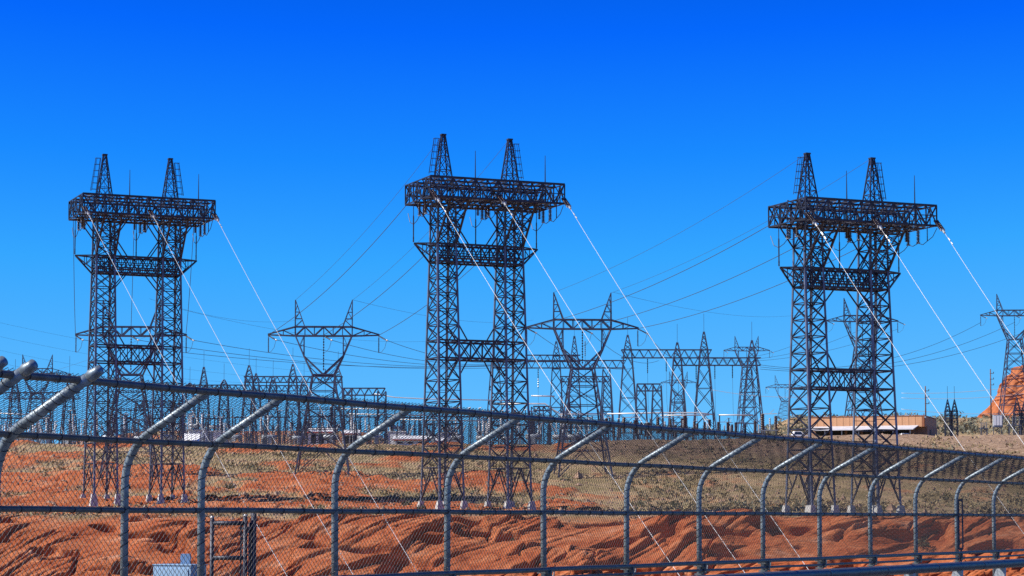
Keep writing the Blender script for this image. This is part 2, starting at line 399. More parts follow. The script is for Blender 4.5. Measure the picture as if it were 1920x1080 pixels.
def wrap_mesh(r):
    """helix added round the post for dark bands of mesh wire and its shadow"""
    pr = [Vector(p3(p)) for p in prof(0, 9, -0.68)]; ln = [0.0]
    for i in range(1, len(pr)): ln.append(ln[-1] + (pr[i] - pr[i - 1]).length)
    pts = []; s_ = 0.0; turns = 0.118
    while s_ < ln[-1] - 0.03:
        k = 1
        while ln[k] < s_ and k < len(pr) - 1: k += 1
        d = (pr[k] - pr[k - 1]).normalized(); c = pr[k - 1] + d * (s_ - ln[k - 1]); n_ = Vector((1, 0, 0)); b_ = d.cross(n_)
        a = 2 * math.pi * s_ / turns; wob = 1 + 0.06 * math.sin(s_ * 37)
        pts.append(c + (n_ * math.cos(a) + b_ * math.sin(a)) * r * wob); s_ += turns / 10
    return MB().tube(pts, 0.0042, 3, False).mesh('mesh_shadow_wire')
me_wrap = wrap_mesh(0.045); me_wrap_big = wrap_mesh(0.057)
posts_n = [-1.75, -1.6, -1.25, -0.5] + list(range(0, 14))
for n in posts_n:
    big = n in (-1.75, -1.6, -1.25)
    p = obj('post', me_post_long if big else me_post, 'pipe', fence); p.location = (n * S_, 0, 0)
    if big:
        p['label'] = 'thicker post arm with rounded end cap'
        e = prof(0, 9, DECK, 0.10)[-1]; c = obj('cap', me_cap, 'pipe', p); c.location = (0, -e[0], e[1])
    obj('mesh_shadow_wire', me_wrap_big if big else me_wrap, 'wire_mesh', p)
    p.rotation_euler = (random.uniform(-0.006, 0.006), random.uniform(-0.008, 0.008), 0)
    b = obj('bracket', me_br, 'rail', p); b.location = (0, 0, -0.72)
    h = obj('hook', me_hook, 'hardware', p); h.location = (0, 0, -0.70)
X0, X1 = -3.0 * S_, 13.6 * S_
e = prof(0)[-1]
def rail(name, off, z, r, mname, wig=0.004):
    xs = np.linspace(X0, X1, 60)
    return obj(name, MB().tube([(x, -off, z + wig * math.sin(x * 1.7 + z)) for x in xs], r, 10), mname, fence, True)
top = rail('top_rail', e[0], e[1] + 0.02, 0.037, 'rail')
r2 = rail('upper_rail', 0.21, 0.815, 0.031, 'rail')
r3 = rail('middle_rail', 0.0, 0.105, 0.032, 'rail')
r4 = rail('bottom_rail', 0.075, -0.685, 0.034, 'rail')
r5 = rail('tension_rail', 0.06, -0.80, 0.022, 'rail')
# wire ties round the rails
for rl, off, z, r in ((top, e[0], e[1] + 0.02, 0.042), (r2, 0.21, 0.815, 0.036), (r3, 0, 0.105, 0.037)):
    mb = MB(); x = X0 + 0.2
    while x < X1:
        pts = [(x + 0.02 * math.sin(a * 0.5), -off + r * math.cos(a), z + r * math.sin(a)) for a in np.linspace(0, 2 * math.pi, 9)]
        mb.tube(pts, 0.0045, 4, False); x += 0.36 + 0.08 * random.random()
    obj('wire_tie', mb, 'wire_mesh', rl, kind='stuff')
# woven wire: one bay of real zig-zag wires, shared by every bay
def mesh_bay():
    path = prof(0.062, 14, -0.70); path = [Vector((p[0], p[1])) for p in path]
    seg = [0.0]
    for i in range(1, len(path)): seg.append(seg[-1] + (path[i] - path[i - 1]).length)
    Ltot = seg[-1] + 0.075
    def pt(s):
        for i in range(1, len(path)):
            if s <= seg[i] or i == len(path) - 1:
                return path[i - 1].lerp(path[i], (s - seg[i - 1]) / (seg[i] - seg[i - 1]))
    nd = 35; w = S_ / nd; hh = 0.0365; k = int(Ltot / hh)
    spine = [pt(j * hh) for j in range(k + 1)]
    nrm = []
    for j in range(k + 1):
        d = (spine[min(j + 1, k)] - spine[max(j - 1, 0)]).normalized(); nrm.append(Vector((-d.y, d.x)))
    V = []; Fc = []; wr = 0.0037
    for i in range(2 * nd):
        x0 = i * w / 2; start = len(V)
        for j in range(k + 1):
            side = (j + i) % 2
            x = x0 + side * w / 2; d = 0.004 * (1 if side else -1)
            c = spine[j] + nrm[j] * d
            jx = 0.0022 * math.sin(i * 7.1 + j * 3.3); jz = 0.002 * math.sin(i * 2.9 + j * 5.7)
            for (ox, on) in ((wr, 0), (-wr * 0.5, wr * 0.9), (-wr * 0.5, -wr * 0.9)):
                V.append((x + ox + jx, -(c.x + nrm[j].x * on), c.y + nrm[j].y * on + jz))
        for j in range(k):
            a = start + j * 3
            for t in range(3):
                Fc.append((a + t, a + (t + 1) % 3, a + 3 + (t + 1) % 3, a + 3 + t))
    me = bpy.data.meshes.new('mesh_panel'); me.from_pydata(V, [], Fc); me.update(); return me
me_bay = mesh_bay()
for n in range(-3, 14):
    p = obj('mesh_panel', me_bay, 'wire_mesh', fence, kind='stuff'); p.location = (n * S_, 0, 0)

# heavy roadside pipe barrier in front of the fence
bar0 = at(1920, 1055, 44.0); off = (bar0 - P0); boff = off.dot(N_); bz = bar0.z
barrier = thing('pipe_barrier', 'thick horizontal grey pipe barrier low in the right foreground', 'barrier', P0, FRZ)
xs = np.linspace(-45, 55, 60)
pipe = obj('pipe', MB().tube([(x, -boff, bz) for x in xs], 0.082, 16), 'rail', barrier, True)
mbc = MB()
mbg = MB(); mbg.add([(-0.05, 0.0, -0.07), (0.05, 0.0, -0.07), (0.05, 0.16, -0.07), (-0.05, 0.16, -0.07), (-0.05, 0.05, bz and (DECK - bz)), (0.05, 0.05, DECK - bz), (0.05, 0.42, DECK - bz), (-0.05, 0.42, DECK - bz)],
                    [(0, 1, 2, 3), (7, 6, 5, 4), (0, 4, 5, 1), (1, 5, 6, 2), (2, 6, 7, 3), (3, 7, 4, 0)])
me_g = mbg.mesh('stanchion')
me_col = MB().tube([(-0.03, 0, 0), (0.03, 0, 0)], 0.087, 16).mesh('sleeve', True)
x = -44.0 + 0.9
while x < 54:
    g = obj('stanchion', me_g, 'equip', barrier); g.location = (x, -boff - 0.06, bz)
    s = obj('sleeve', me_col, 'rail', barrier); s.location = (x + 1.3, -boff, bz)
    x += 2.612

# ------------------------------------------------------------------ great take-off towers
TH = R(23)
BR = 0.12
def build_big_tower(name, label, loc, zbase):
    """local: x along the cross-arm, y away from the camera side, z=0 at the top of the waist truss"""
    t = thing(name, label, 'tower', loc, TH, 'great lattice take-off towers on the rim')
    CA = 4.85
    def wd(z):
        k = -z
        return (2.73 + k * 0.0215, 2.73 + k * 0.121) if z <= 0 else (2.73 - 0.03 * z, 2.73)
    zl = -12.95; zl2 = -15.3
    levels = [5.35, 2.9, 0.0, -2.36] + [-2.36 - 2.12 * i for i in range(1, 5)] + [-10.84 - 0.0, zl, zl2]
    levels = [5.35, 2.7, 0.0, -2.36, -4.5, -6.6, -8.75, -10.85, zl, zl2]
    rest = zbase + 4.6 - zl2; n = 5 if zbase < -33 else 4
    levels += [zl2 + rest * i / n for i in range(1, n + 1)]
    feet = {}
    for sgn in (-1, 1):
        ca = CA * sgn
        c = obj('column', MB(), 'steel', t)
        bm = MB(); hz = MB()
        def corners(z):
            w, d = wd(z); return [Vector((ca - w / 2, -d / 2, z)), Vector((ca + w / 2, -d / 2, z)), Vector((ca + w / 2, d / 2, z)), Vector((ca - w / 2, d / 2, z))]
        for k in range(4):
            lg = MB(); p = corners(5.35)[k]; q = corners(zbase)[k]
            m_ = corners(0)[k]
            # angle section leg: two flanges
            for (a, b) in ((p, m_), (m_, q)):
                sx = 1 if k in (1, 2) else -1; sy = 1 if k in (2, 3) else -1
                lg.bar(a, b, 0.14, 0.30)
                lg.bar(a + Vector((-sx * 0.13, sy * 0.11, 0)), b + Vector((-sx * 0.13, sy * 0.11, 0)), 0.14, 0.06)
            lo = obj('leg', lg, 'steel_lit', c)
            feet[(sgn, k)] = q
        for i in range(len(levels)):
            C = corners(levels[i]); big = levels[i] in (0.0, -2.36, zl, zl2, 5.35)
            for k in range(4): hz.bar(C[k], C[(k + 1) % 4], 0.17 if big else BR, 0.2 if big else BR)
            if i + 1 < len(levels):
                D = corners(levels[i + 1])
                for k in range(4):
                    k2 = (k + 1) % 4
                    bm.bar(C[k], D[k2], BR); bm.bar(C[k2], D[k], BR)
                    # redundant members
                    mid = (C[k] + D[k2] + C[k2] + D[k]) / 4
                    if levels[i] < zl2 and k % 2 == 0: bm.bar((C[k] + D[k]) / 2, mid, 0.07); bm.bar((C[k2] + D[k2]) / 2, mid, 0.07)
        # spread bracing above the feet
        C = corners(levels[-1]); D = corners(zbase + 0.25); Mm = corners((levels[-1] + zbase) / 2)
        for k in range(4):
            k2 = (k + 1) % 4; mid = (C[k] + C[k2]) / 2
            bm.bar(mid, D[k], 0.14); bm.bar(mid, D[k2], 0.14)
            for (f0, kk) in ((0.5, k), (0.5, k2)):
                mm = mid.lerp(D[kk], f0); bm.bar(mm, Mm[kk], 0.09); bm.bar(mm, C[kk], 0.09)
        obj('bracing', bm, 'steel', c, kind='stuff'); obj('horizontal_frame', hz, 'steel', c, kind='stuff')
        # flared props up to the overhanging front of the cross-arm
        fl = MB(); w, d = wd(0)
        for sx in (-1, 1):
            a = Vector((ca + sx * w / 2, -d / 2, 0)); b = Vector((ca + sx * 1.25, -6.0, 5.4))
            fl.bar(a, b, 0.24)
            prev = Vector((ca + sx * 1.3, -d / 2, 0.0))
            for i in range(1, 5):
                f = i / 5; u1 = a.lerp(b, f); u0 = a.lerp(b, f - 0.2)
                cc = Vector((ca + sx * 1.33, -1.36, 5.35 * f))
                fl.bar(u1, cc, 0.10); fl.bar(u0, cc, 0.10)
        for i in range(5):
            f0 = i / 5; f1 = (i + 1) / 5
            A0 = Vector((ca - w / 2, -d / 2, 0)).lerp(Vector((ca - 1.25, -6, 5.4)), f0); A1 = Vector((ca - w / 2, -d / 2, 0)).lerp(Vector((ca - 1.25, -6, 5.4)), f1)
            B0 = Vector((ca + w / 2, -d / 2, 0)).lerp(Vector((ca + 1.25, -6, 5.4)), f0); B1 = Vector((ca + w / 2, -d / 2, 0)).lerp(Vector((ca + 1.25, -6, 5.4)), f1)
            fl.bar(A0, B1, 0.10); fl.bar(B0, A1, 0.10); fl.bar(A1, B1, 0.10)
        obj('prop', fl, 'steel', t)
        # knee braces to the cross-arm and under the waist
        for y in (-1.3, 1.3):
            obj('knee_brace', MB().bar((ca - sgn * 1.36, y, 2.7), (ca - sgn * 3.2, y, 5.4), 0.15), 'steel', t)
            obj('knee_brace', MB().bar((ca - sgn * 1.36, y, 2.7), (ca - sgn * 3.2, y, 0.0), 0.15), 'steel', t)
            obj('knee_brace', MB().bar((ca - sgn * 1.40, y, -4.6), (ca - sgn * 3.3, y, -2.3), 0.15), 'steel', t)
            obj('knee_brace', MB().bar((ca - sgn * 1.55, y * 1.5, -10.9), (ca - sgn * 2.8, y * 1.5, zl), 0.15), 'steel', t)
            obj('knee_brace', MB().bar((ca - sgn * 1.60, y * 1.6, -17.6), (ca - sgn * 2.9, y * 1.6, zl2), 0.15), 'steel', t)
            obj('knee_brace', MB().bar((ca + sgn * 1.36, y, 2.7), (ca + sgn * 3.4, y, 5.4), 0.15), 'steel', t)
    # concrete footings
    ft = MB(); ft.frustum((0, 0, -1.9), 1.25, 0.60, 2.1); me_f = ft.mesh('footing')
    for q in feet.values():
        o = obj('footing', me_f, 'concrete', t); o.location = (q.x, q.y, q.z)
    # cross-arm: deep box girder
    a0, a1, b0, b1, z0, z1 = -9.6, 9.6, -7.6, 1.7, 5.35, 7.93
    arm = obj('cross_arm', MB(), 'steel', t)
    for b in (b0, -4.6, -1.36, b1):
        for z in (z0, z1):
            ch = MB(); ch.bar((a0, b, z), (a1, b, z), 0.26 if b in (b0, b1) else 0.2); obj('chord', ch, 'steel', arm)
    kit = random.Random(int(abs(loc[0]) * 10))
    for i in range(16):
        q = MB(); a = kit.uniform(a0 + 0.5, a1 - 0.5); b = kit.uniform(b0, b1); z = kit.choice((z0, z1, 6.4))
        q.bar((a, b, z), (a + kit.uniform(-1.6, 1.6), b + kit.uniform(-2, 2), z + kit.uniform(-0.35, 0.45)), 0.13); obj('strut', q, 'steel_lit', arm)
    lc = MB(); N = 12; da = (a1 - a0) / N
    for i in range(N + 1):
        a = a0 + i * da
        for z in (z0, z1): lc.bar((a, b0, z), (a, b1, z), 0.13)
        for b in (b0, -1.36, b1): lc.bar((a, b, z0), (a, b, z1), 0.14)
        bs = [b0, -4.6, -1.36, b1]
        for j in range(3):
            if (i + j) % 2: lc.bar((a, bs[j], z0), (a, bs[j + 1], z1), 0.10)
            else: lc.bar((a, bs[j + 1], z0), (a, bs[j], z1), 0.10)
            if i in (0, N):
                m_ = (bs[j] + bs[j + 1]) / 2
                lc.bar((a, bs[j], z0), (a, m_, z1), 0.13); lc.bar((a, m_, z1), (a, bs[j + 1], z0), 0.13); lc.bar((a, m_, z0), (a, m_, z1), 0.11)
        if i < N:
            for b in (b0, b1):
                if i % 2: lc.bar((a, b, z0), (a + da, b, z1), 0.15); lc.bar((a, b, z1), (a + da / 2, b, (z0 + z1) / 2), 0.09)
                else: lc.bar((a, b, z1), (a + da, b, z0), 0.15); lc.bar((a, b, z0), (a + da / 2, b, (z0 + z1) / 2), 0.09)
            lc.bar((a, -1.36, z0), (a + da, -1.36, z1), 0.10)
            for z in (z0, z1):
                for j in range(3):
                    if (i + j) % 2: lc.bar((a, bs[j], z), (a + da, bs[j + 1], z), 0.12)
                    else: lc.bar((a + da, bs[j], z), (a, bs[j + 1], z), 0.12)
    for z in ((z0 + z1) / 2,): 
        for b in (b0, b1): lc.bar((a0, b, z), (a1, b, z), 0.10)
        lc.bar((a0, b0, z), (a0, b1, z), 0.10); lc.bar((a1, b0, z), (a1, b1, z), 0.10)
    obj('lacing', lc, 'steel', arm, kind='stuff')
    # walkway grating inside the cross-arm, seen from below as dark strips
    wk = MB(); wk.box((a0 + 0.6, -3.6, z0 + 0.55), (a1 - 0.6, -2.7, z0 + 0.62)); wk.box((a0 + 0.6, -0.4, z0 + 0.9), (a1 - 0.6, 0.5, z0 + 0.97))
    for i in range(25):
        a = a0 + 0.6 + i * 0.75; wk.bar((a, -2.7, z0 + 0.6), (a, -2.7, z0 + 1.6), 0.05)
    wk.bar((a0 + 0.6, -2.7, z0 + 1.6), (a1 - 0.6, -2.7, z0 + 1.6), 0.06); obj('walkway', wk, 'steel', arm)
    # waist truss and lower truss
    def truss(nm, z_t, z_b, xa, xb, ys, tips=None, cells=8):
        tr = obj(nm, MB(), 'steel', t); l = MB()
        for y in ys:
            for z in (z_t, z_b):
                c = MB(); c.bar((xa, y, z), (xb, y, z), 0.22, 0.26); obj('chord', c, 'steel', tr)
            dx = (xb - xa) / cells
            for i in range(cells):
                x = xa + i * dx
                l.bar((x, y, z_t), (x + dx, y, z_b), 0.12); l.bar((x, y, z_b), (x + dx, y, z_t), 0.12); l.bar((x, y, z_t), (x, y, z_b), 0.10)
        for i in range(cells):
            x = xa + i * (xb - xa) / cells; x2 = x + (xb - xa) / cells
            for z in (z_t, z_b): l.bar((x, ys[0], z), (x2, ys[1], z), 0.11); l.bar((x, ys[0], z), (x, ys[1], z), 0.11)
        if tips:
            for s in (-1, 1):
                tp = Vector((s * tips, 0, z_t))
                for y in ys:
                    l.bar((s * abs(xb), y, z_t), tp, 0.18); l.bar((s * abs(xb), y, z_b), tp, 0.18)
                    m1 = Vector((s * abs(xb), y, z_t)).lerp(tp, 0.45); m2 = Vector((s * abs(xb), y, z_b)).lerp(tp, 0.45)
                    l.bar(m1, m2, 0.09); l.bar((s * abs(xb), y, z_t), m2, 0.09)
        obj('lacing', l, 'steel', tr, kind='stuff')
    truss('waist_truss', 0.0, -2.36, -6.25, 6.25, (-1.36, 1.36), 8.95, 10)
    mc = MB()
    for y in (-1.36, 1.36):
        mc.bar((-6.2, y, -1.6), (6.2, y, -1.6), 0.18); mc.bar((-6.2, y, -0.9), (6.2, y, -0.9), 0.10)
    mc.box((-6.0, -0.45, -1.75), (6.0, 0.45, -1.68)); obj('waist_walkway', mc, 'steel', t)
    d_ = wd(-14)[1] / 2
    truss('lower_truss', zl, zl2, -3.4, 3.4, (-d_, d_), None, 4)
    # earth-wire peaks with caged ladders, lightning rods
    for s in (-1, 1):
        pk = MB(); ca = CA * s; zs = [z1, z1 + 2.1, z1 + 4.0, z1 + 5.6, 14.8]
        def pc(z):
            f = (z - z1) / (14.8 - z1); w = 2.15 * (1 - f) + 0.42 * f
            return [Vector((ca - w / 2, -w / 2, z)), Vector((ca + w / 2, -w / 2, z)), Vector((ca + w / 2, w / 2, z)), Vector((ca - w / 2, w / 2, z))]
        for k in range(4): pk.bar(pc(z1)[k], pc(14.8)[k], 0.14)
        for i in range(len(zs)):
            C = pc(zs[i])
            for k in range(4): pk.bar(C[k], C[(k + 1) % 4], 0.09)
            if i + 1 < len(zs):
                D = pc(zs[i + 1])
                for k in range(4):
                    pk.bar(C[k], D[(k + 1) % 4], 0.065); pk.bar(C[(k + 1) % 4], D[k], 0.065)
        pk.box((ca - 0.35, -0.35, 14.75), (ca + 0.35, 0.35, 14.95))
        p = obj('earth_wire_peak', pk, 'steel', t)
        ld = MB(); b_ = Vector((ca + s * 1.35, 0, z1)); tp = Vector((ca + s * 0.62, 0, 14.3))
        for y in (-0.22, 0.22): ld.bar(b_ + Vector((0, y, 0)), tp + Vector((0, y, 0)), 0.06)
        for o_ in ((0.55, -0.3), (0.7, 0.0), (0.55, 0.3)):
            ld.bar(b_ + Vector((s * o_[0], o_[1], 1.6)), tp + Vector((s * o_[0], o_[1], 0)), 0.045)
        for i in range(22):
            q = b_.lerp(tp, i / 21); ld.bar(q + Vector((0, -0.22, 0)), q + Vector((0, 0.22, 0)), 0.04)
            if i > 4 and i % 3 == 0:
                for y in (-0.3, 0.3): ld.bar(q + Vector((0, y * 0.8, 0)), q + Vector((s * 0.7, y, 0)), 0.045)
                ld.bar(q + Vector((s * 0.7, -0.3, 0)), q + Vector((s * 0.7, 0.3, 0)), 0.045)
        obj('caged_ladder', ld, 'steel', p)
        rd = MB(); rx = ca + 4.0 if s < 0 else ca + 4.4
        rd.tube([(rx - 1.6, -5.6, z0), (rx - 1.6, -5.6, z1 + 0.4), (rx - 1.6, -5.6, 12.0)], [0.09, 0.08, 0.035], 6); obj('lightning_rod', rd, 'steel', t)
    # hanging strings, rods and jumpers under each phase
    for a in (-8.95, 0.0, 8.95):
        r_ = MB(); r_.tube([(a, 0.3, z0), (a, 0.3, 3.8), (a, 0.3, 3.6), (a, 0.3, 0.3)], [0.05, 0.05, 0.09, 0.075], 6); r_.discs((a, 0.3, 0.9), (a, 0.3, 0.15), 0.12, 4)
        obj('rod_insulator', r_, 'porcelain', t)
        for b in (-2.0, -4.3):
            i_ = MB(); i_.tube([(a, b, z0), (a, b, z0 - 0.25)], 0.04, 5); i_.discs((a, b, z0 - 0.25), (a, b, 3.45), 0.27, 9); obj('insulator_string', i_, 'porcelain', t, True)
            k = MB(); k.box((a - 0.12, b - 0.3, 3.42), (a + 0.12, b + 0.3, 3.52)); obj('jumper_clamp', k, 'hardware', t)
        for da_, b in ((1.1, -0.6), (-1.1, -3.2)):
            if abs(a + da_) < 9.4:
                i_ = MB(); i_.tube([(a + da_, b, z0), (a + da_, b, z0 - 0.2)], 0.04, 5); i_.discs((a + da_, b, z0 - 0.2), (a + da_, b, 3.7), 0.24, 8); obj('insulator_string', i_, 'porcelain', t, True)
        p_ = MB(); p_.tube([(a, -6.4, z0), (a, -6.4, 3.5)], 0.06, 6); obj('jumper_post', p_, 'steel', t)
        j = MB(); pts = []
        keys = [(2.4, 4.3), (1.6, 3.0), (0.3, 2.55), (-1.0, 2.9), (-2.0, 3.45), (-3.1, 3.2), (-4.3, 3.45), (-5.4, 3.15), (-6.4, 3.5), (-7.6, 3.9), (-8.6, 4.9)]
        j.tube([(a, y, z) for (y, z) in keys], 0.045, 5); obj('jumper', j, 'steel', t)
    return t
C_big = build_big_tower('take_off_tower', 'tallest twin column lattice tower standing in the middle of the row', Vector(((893 - 960) / F * 300, 300, at(893, 462, 300).z)), -34.45)
L_big = build_big_tower('take_off_tower', 'left twin column lattice tower, furthest of the three great towers', Vector(((252 - 960) / F * 324, 324, at(252, 484, 324).z)), -34.5)
R_big = build_big_tower('take_off_tower', 'right twin column lattice tower in front of the orange building', Vector(((1580 - 960) / F * 287, 287, at(1575, 507, 287).z)), -30.4)
def tw(t, p):
    return t.location + Matrix.Rotation(t.rotation_euler.z, 3, 'Z') @ (Vector(p) * t.scale.x)

# ------------------------------------------------------------------ delta pylons
def build_delta():
    """local: x along the arm, z=0 at the waist; legs are a part that is stretched to the ground"""
    t = thing('delta_pylon', '', 'pylon')
    top = 7.9; bot = 6.4; wh = 1.75
    arm = MB()
    for y in (-0.7, 0.7):
        arm.bar((-4.6, y, top), (4.6, y, top), 0.2); arm.bar((-4.6, y, bot), (4.6, y, bot), 0.2)
        for i in range(6):
            x = -4.6 + i * 9.2 / 6; x2 = x + 9.2 / 6
            if i % 2 == 0: arm.bar((x, y, bot), (x2, y, top), 0.17)
            else: arm.bar((x, y, top), (x2, y, bot), 0.17)
            arm.bar((x, y, bot), (x, y, top), 0.10)
        for s in (-1, 1):
            arm.bar((s * 4.6, y, top), (s * 9.1, y * 0.25, bot + 0.25), 0.18); arm.bar((s * 4.6, y, bot), (s * 9.1, y * 0.25, bot + 0.15), 0.18)
            arm.bar((s * 4.6, y, bot), (s * 6.6, y * 0.6, top - 0.62), 0.10); arm.bar((s * 6.6, y * 0.6, top - 0.62), (s * 6.6, y * 0.6, bot + 0.08), 0.10); arm.bar((s * 6.6, y * 0.6, bot + 0.08), (s * 7.8, y * .4, bot + 0.6), 0.08)
    for i in range(7):
        x = -4.6 + i * 9.2 / 6
        for z in (top, bot): arm.bar((x, -0.7, z), (x, 0.7, z), 0.1)
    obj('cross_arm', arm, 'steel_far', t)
    for s in (-1, 1):
        pk = MB(); tip = Vector((s * 4.65, 0, top + 4.4))
        for y in (-0.7, 0.7):
            pk.bar((s * 4.65, y, bot), tip, 0.16); pk.bar((s * 3.1, y, top), tip, 0.14)
            for f in (0.0, 0.3, 0.55):
                a = Vector((s * 4.65, y, top)).lerp(tip, f); b = Vector((s * 3.1, y, top)).lerp(tip, f); b2 = Vector((s * 3.1, y, top)).lerp(tip, f + 0.25)
                pk.bar(a, b, 0.08); pk.bar(a, b2, 0.08)
        obj('earth_wire_peak', pk, 'steel_far', t)
    body = MB()
    for y0 in (-1, 1):
        for s in (-1, 1):
            w = Vector((s * wh, y0 * 1.6, 0)); k = Vector((s * 3.2, y0 * 1.1, 3.1)); o_ = Vector((s * 4.6, y0 * 0.7, bot))
            body.bar(w, k, 0.22); body.bar(k, o_, 0.22); body.bar(k, (s * 3.2, y0 * 0.7, bot), 0.14)
            body.bar(k, (0, y0 * 1.6, 0.05), 0.2)
            body.bar(k.lerp(o_, 0.5), Vector((s * 3.2, y0 * 0.85, 4.9)), 0.08); body.bar(Vector((s * 3.2, y0 * 0.8, bot)), k.lerp(o_, 0.5), 0.08)
            body.bar(w.lerp(k, 0.5), k.lerp(Vector((0, y0 * 1.6, 0)), 0.5), 0.09); body.bar(w.lerp(k, 0.5), (s * 0.9, y0 * 1.6, 0), 0.08)
        body.bar((-wh, y0 * 1.6, 0), (wh, y0 * 1.6, 0), 0.2)
    for s in (-1, 1):
        for (z, x, d) in ((0, wh, 1.6), (3.1, 3.2, 1.1), (1.6, 2.5, 1.35)): body.bar((s * x, -d, z), (s * x, d, z), 0.1)
        body.bar((s * wh, -1.6, 0), (s * 3.2, 1.1, 3.1), 0.09); body.bar((s * 3.2, -1.1, 3.1), (s * 4.6, .7, bot), 0.09)
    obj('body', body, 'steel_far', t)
    lg = MB(); zs = [0, -2.6, -5.4, -8.6, -12.0, -16.0]
    def cn(z): w = wh + (-z) * 0.162; d = 1.6 + (-z) * 0.16; return [Vector((-w, -d, z)), Vector((w, -d, z)), Vector((w, d, z)), Vector((-w, d, z))]
    for k in range(4): lg.bar(cn(0)[k], cn(-16)[k], 0.24)
    for i, z in enumerate(zs):
        C = cn(z)
        if i < len(zs) - 1:
            D = cn(zs[i + 1])
            for k in range(4):
                k2 = (k + 1) % 4
                if i < 4:
                    lg.bar(C[k], D[k2], 0.12); lg.bar(C[k2], D[k], 0.12)
                    m_ = (C[k] + D[k2] + C[k2] + D[k]) / 4; lg.bar((C[k] + D[k]) / 2, m_, 0.07); lg.bar((C[k2] + D[k2]) / 2, m_, 0.07)
                else:
                    m_ = (C[k] + C[k2]) / 2; lg.bar(m_, D[k], 0.12); lg.bar(m_, D[k2], 0.12)
        if i < len(zs) - 1:
            for k in range(4): lg.bar(C[k], C[(k + 1) % 4], 0.12)
    obj('leg_frame', lg, 'steel_far', t)
    for x in (-9.0, 0.0, 9.0):
        i_ = MB(); zt = bot + 0.1 if x else bot; zb_ = bot - 2.7 if x else 0.7
        i_.tube([(x, 0, zt), (x, 0, zt - 0.4)], 0.05, 5); i_.discs((x, 0, zt - 0.4), (x, 0, zb_), 0.13, 12); obj('insulator_string', i_, 'porcelain', t)
        d_ = MB(); d_.discs((x, -0.6, bot), (x + 1.2, -1.6, bot - 0.75), 0.13, 7); obj('strain_string', d_, 'porcelain', t)
        h_ = MB(); h_.tube([(x + 1.2, -1.6, bot - 0.75), (x + 1.45, -1.75, bot - 0.85)], 0.13, 6); obj('end_fitting', h_, 'hardware', t)
        j_ = MB(); j_.tube([(x + 1.3, -1.6, bot - 0.8), (x + 1.0, -1.2, bot - 2.0), (x + 0.5, -.6, bot - 2.6), (x, 0, bot - 2.75)], 0.03, 4); obj('jumper', j_, 'cable_dark', t)
    return t
delta0 = build_delta()
deltas = {}
def place_delta(key, px, py_bot, Y, label, rz=0.12, sc=1.0, first=False):
    # py_bot: row of the arm's bottom chord
    p = at(px, py_bot, Y); loc = Vector((p.x, Y, p.z - 6.4 * sc))
    r = delta0 if first else dup(delta0, loc, rz)
    r.location = loc; r.rotation_euler = (0, 0, rz); r.scale = (sc, sc, sc)
    tag(r, label, 'pylon', 'delta pylons round the switchyard')
    need = loc.z - (gz(loc.x, Y) - 0.4)
    for ch in r.children:
        if ch.name.startswith('leg_frame'): ch.scale = (1, 1, max(0.3, need / sc / 16.0))
    deltas[key] = r; return r
place_delta('B1', 607, 630, 360, 'delta shaped lattice pylon alone between the left and middle great towers', 0.05, 0.985, True)
place_delta('B2', 1092, 617, 360, 'delta shaped lattice pylon just right of the middle great tower', 0.08, 1.0)
place_delta('B0', 246, 630, 360, 'delta shaped lattice pylon standing behind the left great tower', 0.05, 0.98)
place_delta('B3', 1617, 603, 560, 'pale delta pylon seen through the right great tower', 0.08)
place_delta('B4', 1902, 592, 600, 'delta pylon cut by the right edge in front of the red butte', -0.05, 1.0)
place_delta('B5', 1400, 658, 880, 'distant delta pylon behind the right end of the gantries', 0.02)
place_delta('B6', 1472, 727, 1050, 'small distant delta pylon just left of the right great tower', -0.1)
place_delta('B7', 1272, 718, 1150, 'faint distant delta pylon seen behind the gantry columns', 0.0)
place_delta('B8', 70, 700, 700, 'distant delta pylon showing above the fence at the far left', 0.05)

# ------------------------------------------------------------------ cables
def cable(a, b, sag, r, m, label, name='conductor', cat='cable', group=None, n=26):
    a = Vector(a); b = Vector(b); pts = []
    for i in range(n + 1):
        f = i / n; p = a.lerp(b, f); p.z -= sag * 4 * f * (1 - f); pts.append(p)
    o = obj(name, MB().tube(pts, r, 5), m, None, True)
    return tag(o, label, cat, group)
WH = [(L_big, 'left', [(-9.4, (546, 1073)), (0, (675, 1079)), (9.4, (798, 1078))]),
      (C_big, 'middle', [(-9.4, (1284, 1074)), (0, (1411, 1075)), (9.4, (1534, 1074))]),
      (R_big, 'right', [(-9.4, (1985, 1070)), (0, (2108, 1072)), (9.4, (2230, 1074))])]
nm3 = ['left', 'centre', 'right']
for tw_, tn, ws in WH:
    for k, (a, (ex, ey)) in enumerate(ws):
        A = tw(tw_, (a, -7.7, 6.0)); E = at(ex, ey, 238.0)
        B = A + (E - A) * 1.28
        d = (B - A).normalized(); S = A + d * 2.5
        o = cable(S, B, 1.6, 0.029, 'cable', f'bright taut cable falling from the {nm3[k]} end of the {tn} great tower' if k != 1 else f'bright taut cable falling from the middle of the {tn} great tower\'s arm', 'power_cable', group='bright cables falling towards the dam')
        st = thing('strain_insulator', f'dark twin insulator string holding the {nm3[k]} bright cable of the {tn} great tower', 'insulator', A, 0, 'strain insulators on the great towers')
        side = d.cross(Vector((0, 0, 1))).normalized() * 0.2
        for sg in (-1, 1):
            obj('string', MB().discs(side * sg, d * 2.1 + side * sg, 0.17, 10), 'porcelain', st, True)
        y = MB(); y.bar(d * 2.1 - side * 1.6, d * 2.1 + side * 1.6, 0.16, 0.3); y.tube([d * 2.1, d * 2.75], 0.13, 8); obj('yoke_plate', y, 'hardware', st)
        dm = MB(); dm.tube([d * 3.9, d * 4.4], 0.07, 6); dm.tube([d * 4.8, d * 5.2], 0.07, 6); obj('damper', dm, 'hardware', st)
